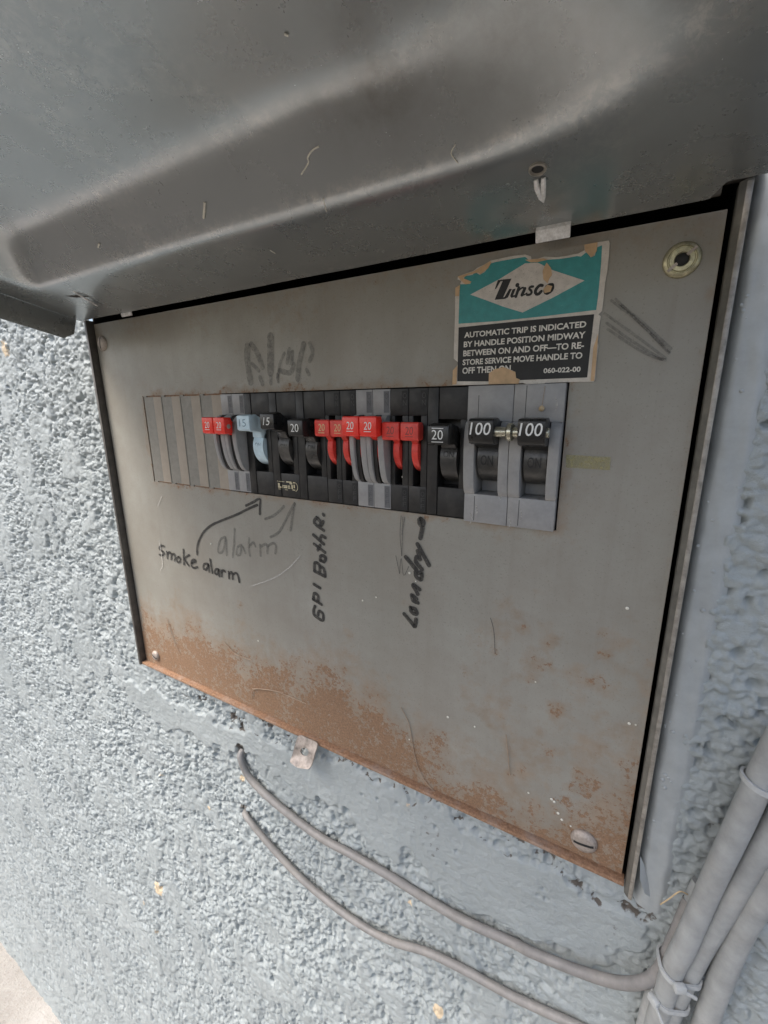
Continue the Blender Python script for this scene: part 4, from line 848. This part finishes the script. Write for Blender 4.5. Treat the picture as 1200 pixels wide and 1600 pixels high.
rb_, hb_, cb_ = single(8, 'black breaker with one pale blue handle', 'blue', '15', 'emboss_blue', dz=3.2, front=-16.5, on_ink='emboss_blue')
rg, hg = tandem(9, 'leftmost grey twin breaker with two red 20 handles beside the blank slats', 'grey_brk', 'red', 'white_ink', hump=10.5, front=-21.0, heads=11.6, htop=-6.6, hbot=-18.2)
for (rr, hs) in ((rg, hg),):
    hd, cxh, ht, hb2 = hs[1]
    MB().lathe([(1.7, 0), (1.5, 0.3), (0.05, 0.35)], (cxh + 5.83, -17.0, -12.6), axis='x', seg=16).build('handle_pin', M['screw'], hd, smooth=True)
# worn gold print on the 15 breaker
b = MB(); xg = c3 - 10.4
for (u0, u1, z0, z1) in [(0, 1.2, .1, .6), (2, 9, .1, .4), (11, 17.5, 0, .8), (15, 18, -1.2, 0), (19, 21.5, -.2, .7), (1, 3.2, -3.4, -1.2), (1, 5, -4.6, -3.6), (6, 6.5, -4.6, -2.2), (7, 12.2, -3.2, -2.4), (7.6, 12, -4.5, -3.5), (13, 15.2, -3.2, -2.3), (13, 15.6, -4.5, -3.7), (17, 18.6, -4.6, -1.6), (19.6, 21, -3.8, -1.2), (1.2, 4, -5.8, -5.4), (9, 12.4, -5.9, -5.5), (18, 21.2, -5.6, -4.9)]:
    b.box(xg + u0 * 0.82, xg + u1 * 0.82, -1.52, -1.42, -53.5 + z0, -53.5 + z1)
k_ = [(xg + 17.2 + 2.6 * math.cos(a), -56.4 + 3.3 * math.sin(a)) for a in np.linspace(-1.3, 1.2, 9)]
b.ribbon(k_, 0.45, -1.5)
b.build('gold_print', M['gold'], r3, normals=False)

# two-pole 100 A breaker
tp = empty('circuit_breaker', 'large grey two-pole 100 breaker with joined black handles at the right end', 'circuit breaker', GRP)
FY = -3.6
for i in (1, 0):
    x0 = XR - PITCH * (i + 1); x1 = x0 + PITCH - 0.2; s0, s1 = x0 + 6.2, x0 + 19.6
    b = MB()
    b.box(x0, x1, FY, 12, -8.0, BZ1 + 0.2); b.box(x0, x1, FY, 12, BZ0 - 0.9, -48.8)
    for q0, q1 in ((x0, s0), (s1, x1)): b.prism_x(hump_prof(FY - 0.3, 4.4, -8.0, -48.9, -8.0), q0, q1)
    b.box(s0, s1, 10, 12, -48.8, -8)
    bo = b.build('body', M['grey_brk'], tp, 0.4)
    MB().box(x0 + 6.05, x0 + 6.35, FY - 0.03, FY + 0.2, BZ0 + 0.2, -50).build('seam', M['inside'], bo)
    MB().box(x0 + 6.05, x0 + 6.35, FY - 0.03, FY + 0.2, -6.0, 6 if i else BZ1 - 0.5).build('seam', M['inside'], bo)
    for kx, kz in ((x0 + 7.3, -58.0), (x0 + 1.5 + i * 3, -63.5), (x0 + 20.8, -47.5 if i else 1.0)):      # rubbed white scuffs
        pts = [(kx + random.uniform(-.5, .5), kz - 3.2), (kx + 0.7, kz - 1), (kx + 0.4, kz + 1.5), (kx - 0.4, kz + 3.0)]
        MB().ribbon(pts, 0.55, FY - 0.5 if kz > -49 and kz < -8 else FY - 0.04).build('scuff', M['scratch'], bo, normals=False)
    h = MB()
    MB().prism_x(cyl_prof(7.4, -28.0, 14.0, 48), s0 + 1.5, s1 - 0.6).build('barrel', M['barrel'], tp, smooth=True)
    pr = [(-20.5, -15.6), (-20.5, -7.0), (-19.5, -6.0), (-11, -5.6), (-2, -9), (3, -12), (3, -25), (-6.2, -22), (-9.5, -19.6), (-15, -19.6), (-18.6, -18.8)]
    h.prism_x(pr, s0 + 0.2, s1 - 0.1)
    hd = h.build('handle', M['black_gloss'], tp, 0.5, seg=2)
    cx = (s0 + s1) / 2
    text('100', 'rating_number', M['white_ink'], hd, cx - 5.7, -14.2, cx + 5.4, -7.9, -20.57, 0.12, 0.004)
    text('ON', 'on_marking', M['emboss'], hd, cx - 3.2, -31.6, cx + 3.6, -26.0, 7.4 - 14.0 - 0.15)
xl = XR - PITCH * 2 + 19.5; xr_ = XR - PITCH + 6.3
MB().lathe([(2.7, 0), (2.7, 1.4), (2.4, 5.0), (2.4, 5.6), (3.9, 5.8), (4.6, 6.6), (4.6, 8.4), (3.9, 9.1), (2.6, 9.3), (2.6, 11.8)], (xl, -15.2, -12.8), axis='x', seg=26).build('handle_tie_pin', M['nickel'], tp, smooth=True)
MB().lathe([(2.6, -0.4), (2.6, 0.8), (2.1, 1.3), (0.05, 1.4)], (XR - PITCH + 19.5, -15.5, -12.8), axis='x', seg=20).build('handle_tie_pin', M['nickel'], tp, smooth=True)
# small dried bug nest on the face
MB().lathe([(0.2, -1.6), (1.2, -0.9), (1.5, 0.1), (0.9, 1.1), (0.1, 1.5)], (-40.2, FY - 0.9, -1.2), seg=9).build('dried_crumb', M['straw'], tp, smooth=True)
MB().tube([(-40.2, FY - 0.6, 0), (-39.8, FY - 0.8, 4), (-39.4, FY - 0.5, 10)], 0.12, 5).build('dried_crumb', M['thread'], tp)

# ================================================================== CABLES
def cable(key, r, mat, label, group=None):
    P3 = catmull([Vector(q) for q in DATA[key]], 8); rnd = random.Random(len(key) + int(r * 10))
    rr = [r * (1 + 0.02 * math.sin(i * 0.17 + r) + 0.015 * math.sin(i * 0.43) + rnd.uniform(-0.002, 0.002)) for i in range(len(P3))]
    o = MB().tube(P3, rr, 18).build('cable', mat, smooth=True)
    return tag(o, label, 'cable', group)
G2 = 'cables on the stucco wall'
cable('c_thin1', 3.3, M['cable_dark'], 'upper thin grey cable sweeping from a hole into the bundle at right', G2)
cable('c_thin2', 3.0, M['cable_dark'], 'lower thin grey cable curving across the wall below the other', G2)
cable('c_b1', 5.3, M['cable'], 'thick painted cable on the left of the tied bundle', G2)
cable('c_b2', 5.1, M['cable'], 'thick painted cable in the middle, tied beside the left one', G2)
cable('c_b3', 5.6, M['cable'], 'thick painted cable running alone at the lower right corner', G2)
cable('c_b4', 3.2, M['cable'], 'slim cable tucked behind the left edge of the bundle', G2)
def section(key, r, z):
    P3 = catmull([Vector(q) for q in DATA[key]], 8)
    q = min(P3, key=lambda p: abs(p.z - z)); return q.x, q.y, r
def hull(pts):
    pts = sorted(pts); out = []
    for rng in (pts, pts[::-1]):
        h = []
        for p in rng:
            while len(h) > 1 and (h[-1][0] - h[-2][0]) * (p[1] - h[-2][1]) - (h[-1][1] - h[-2][1]) * (p[0] - h[-2][0]) <= 0: h.pop()
            h.append(p)
        out += h[:-1]
    return out
def tie(z, keys, tilt, label, head_at, tail=True, w=1.35):
    """a band pulled tight round the cables it holds"""
    root = empty('cable_tie', label, 'cable tie', 'cable ties round the bundle')
    pts = []
    for k, r in keys:
        cx, cy, r_ = section(k, r, z)
        pts += [(cx + (r_ + 0.15) * math.cos(a), cy + (r_ + 0.15) * math.sin(a)) for a in np.linspace(0, 2 * math.pi, 40, endpoint=False)]
    H2 = hull(pts); n = len(H2); cxm_ = sum(p[0] for p in H2) / n
    nrm = []
    for i in range(n):
        a, c_ = Vector(H2[i - 1]), Vector(H2[(i + 1) % n]); tt = (c_ - a).normalized(); nrm.append(Vector((tt.y, -tt.x)))
    v = []
    for p, q in zip(H2, nrm):
        zc = z + tilt * (p[0] - cxm_)
        for off, dz in ((0, -w), (0, w), (1.1, w), (1.1, -w)): v.append((p[0] + q.x * off, p[1] + q.y * off, zc + dz))
    f = [(k * 4 + j, k * 4 + (j + 1) % 4, ((k + 1) % n) * 4 + (j + 1) % 4, ((k + 1) % n) * 4 + j) for k in range(n) for j in range(4)]
    MB().add(v, f).build('band', M['tie'], root, smooth=True)
    k = min(range(n), key=lambda i: (H2[i][0] - head_at) ** 2 + (H2[i][1] + 60) ** 2 * 0.2)
    p = Vector((H2[k][0] + nrm[k].x * 1.6, H2[k][1] + nrm[k].y * 1.6, z + tilt * (H2[k][0] - cxm_)))
    nv = Vector((nrm[k].x, nrm[k].y, 0)); tv = Vector((-nrm[k].y, nrm[k].x, 0)); wv = Vector((0, 0, 1))
    v = [(p + tv * u * 2.9 + wv * q * 2.3 + nv * s_ * 1.7)[:] for u in (-1, 1) for q in (-1, 1) for s_ in (-1, 1)]
    MB().add(v, [(0, 1, 3, 2), (4, 6, 7, 5), (0, 4, 5, 1), (2, 3, 7, 6), (0, 2, 6, 4), (1, 5, 7, 3)]).build('clasp', M['tie'], root, 0.8)
    if tail:
        v = [(p + tv * u + wv * (q * 1.2 - abs(u) * 0.5) + nv * (s_ * 0.5 + 0.4 + u * 0.15))[:] for u in (2.0, 5.5, 8.5) for q in (-1, 1) for s_ in (-1, 1)]
        MB().add(v, [(0, 1, 3, 2)] + [(4 * i + a, 4 * i + 4 + a, 4 * i + 4 + c_, 4 * i + c_) for i in (0, 1) for a, c_ in ((0, 1), (1, 3), (3, 2), (2, 0))] + [(8, 10, 11, 9)]).build('tail', M['tie'], root, 0.3)
tie(-302.0, (('c_b1', 5.3), ('c_b2', 5.1), ('c_thin1', 3.3)), -0.30, 'painted white cable tie where the thin cable joins the bundle', 60)
tie(-326.0, (('c_b1', 5.3), ('c_b2', 5.1), ('c_b4', 3.2)), -0.25, 'lower cable tie at the bottom edge of the photo', 40)
tie(-172.0, (('c_b1', 5.3), ('c_b2', 5.1)), -0.35, 'upper cable tie round the bundle at the right edge', 95, False)
# dry straw caught on the wall
o = MB().tube(catmull([Vector(q) for q in DATA['straw']], 4), 0.35, 6).build('straw', M['straw'], smooth=True)
tag(o, 'short dry straw caught on the stucco beside the cable bundle', 'straw')
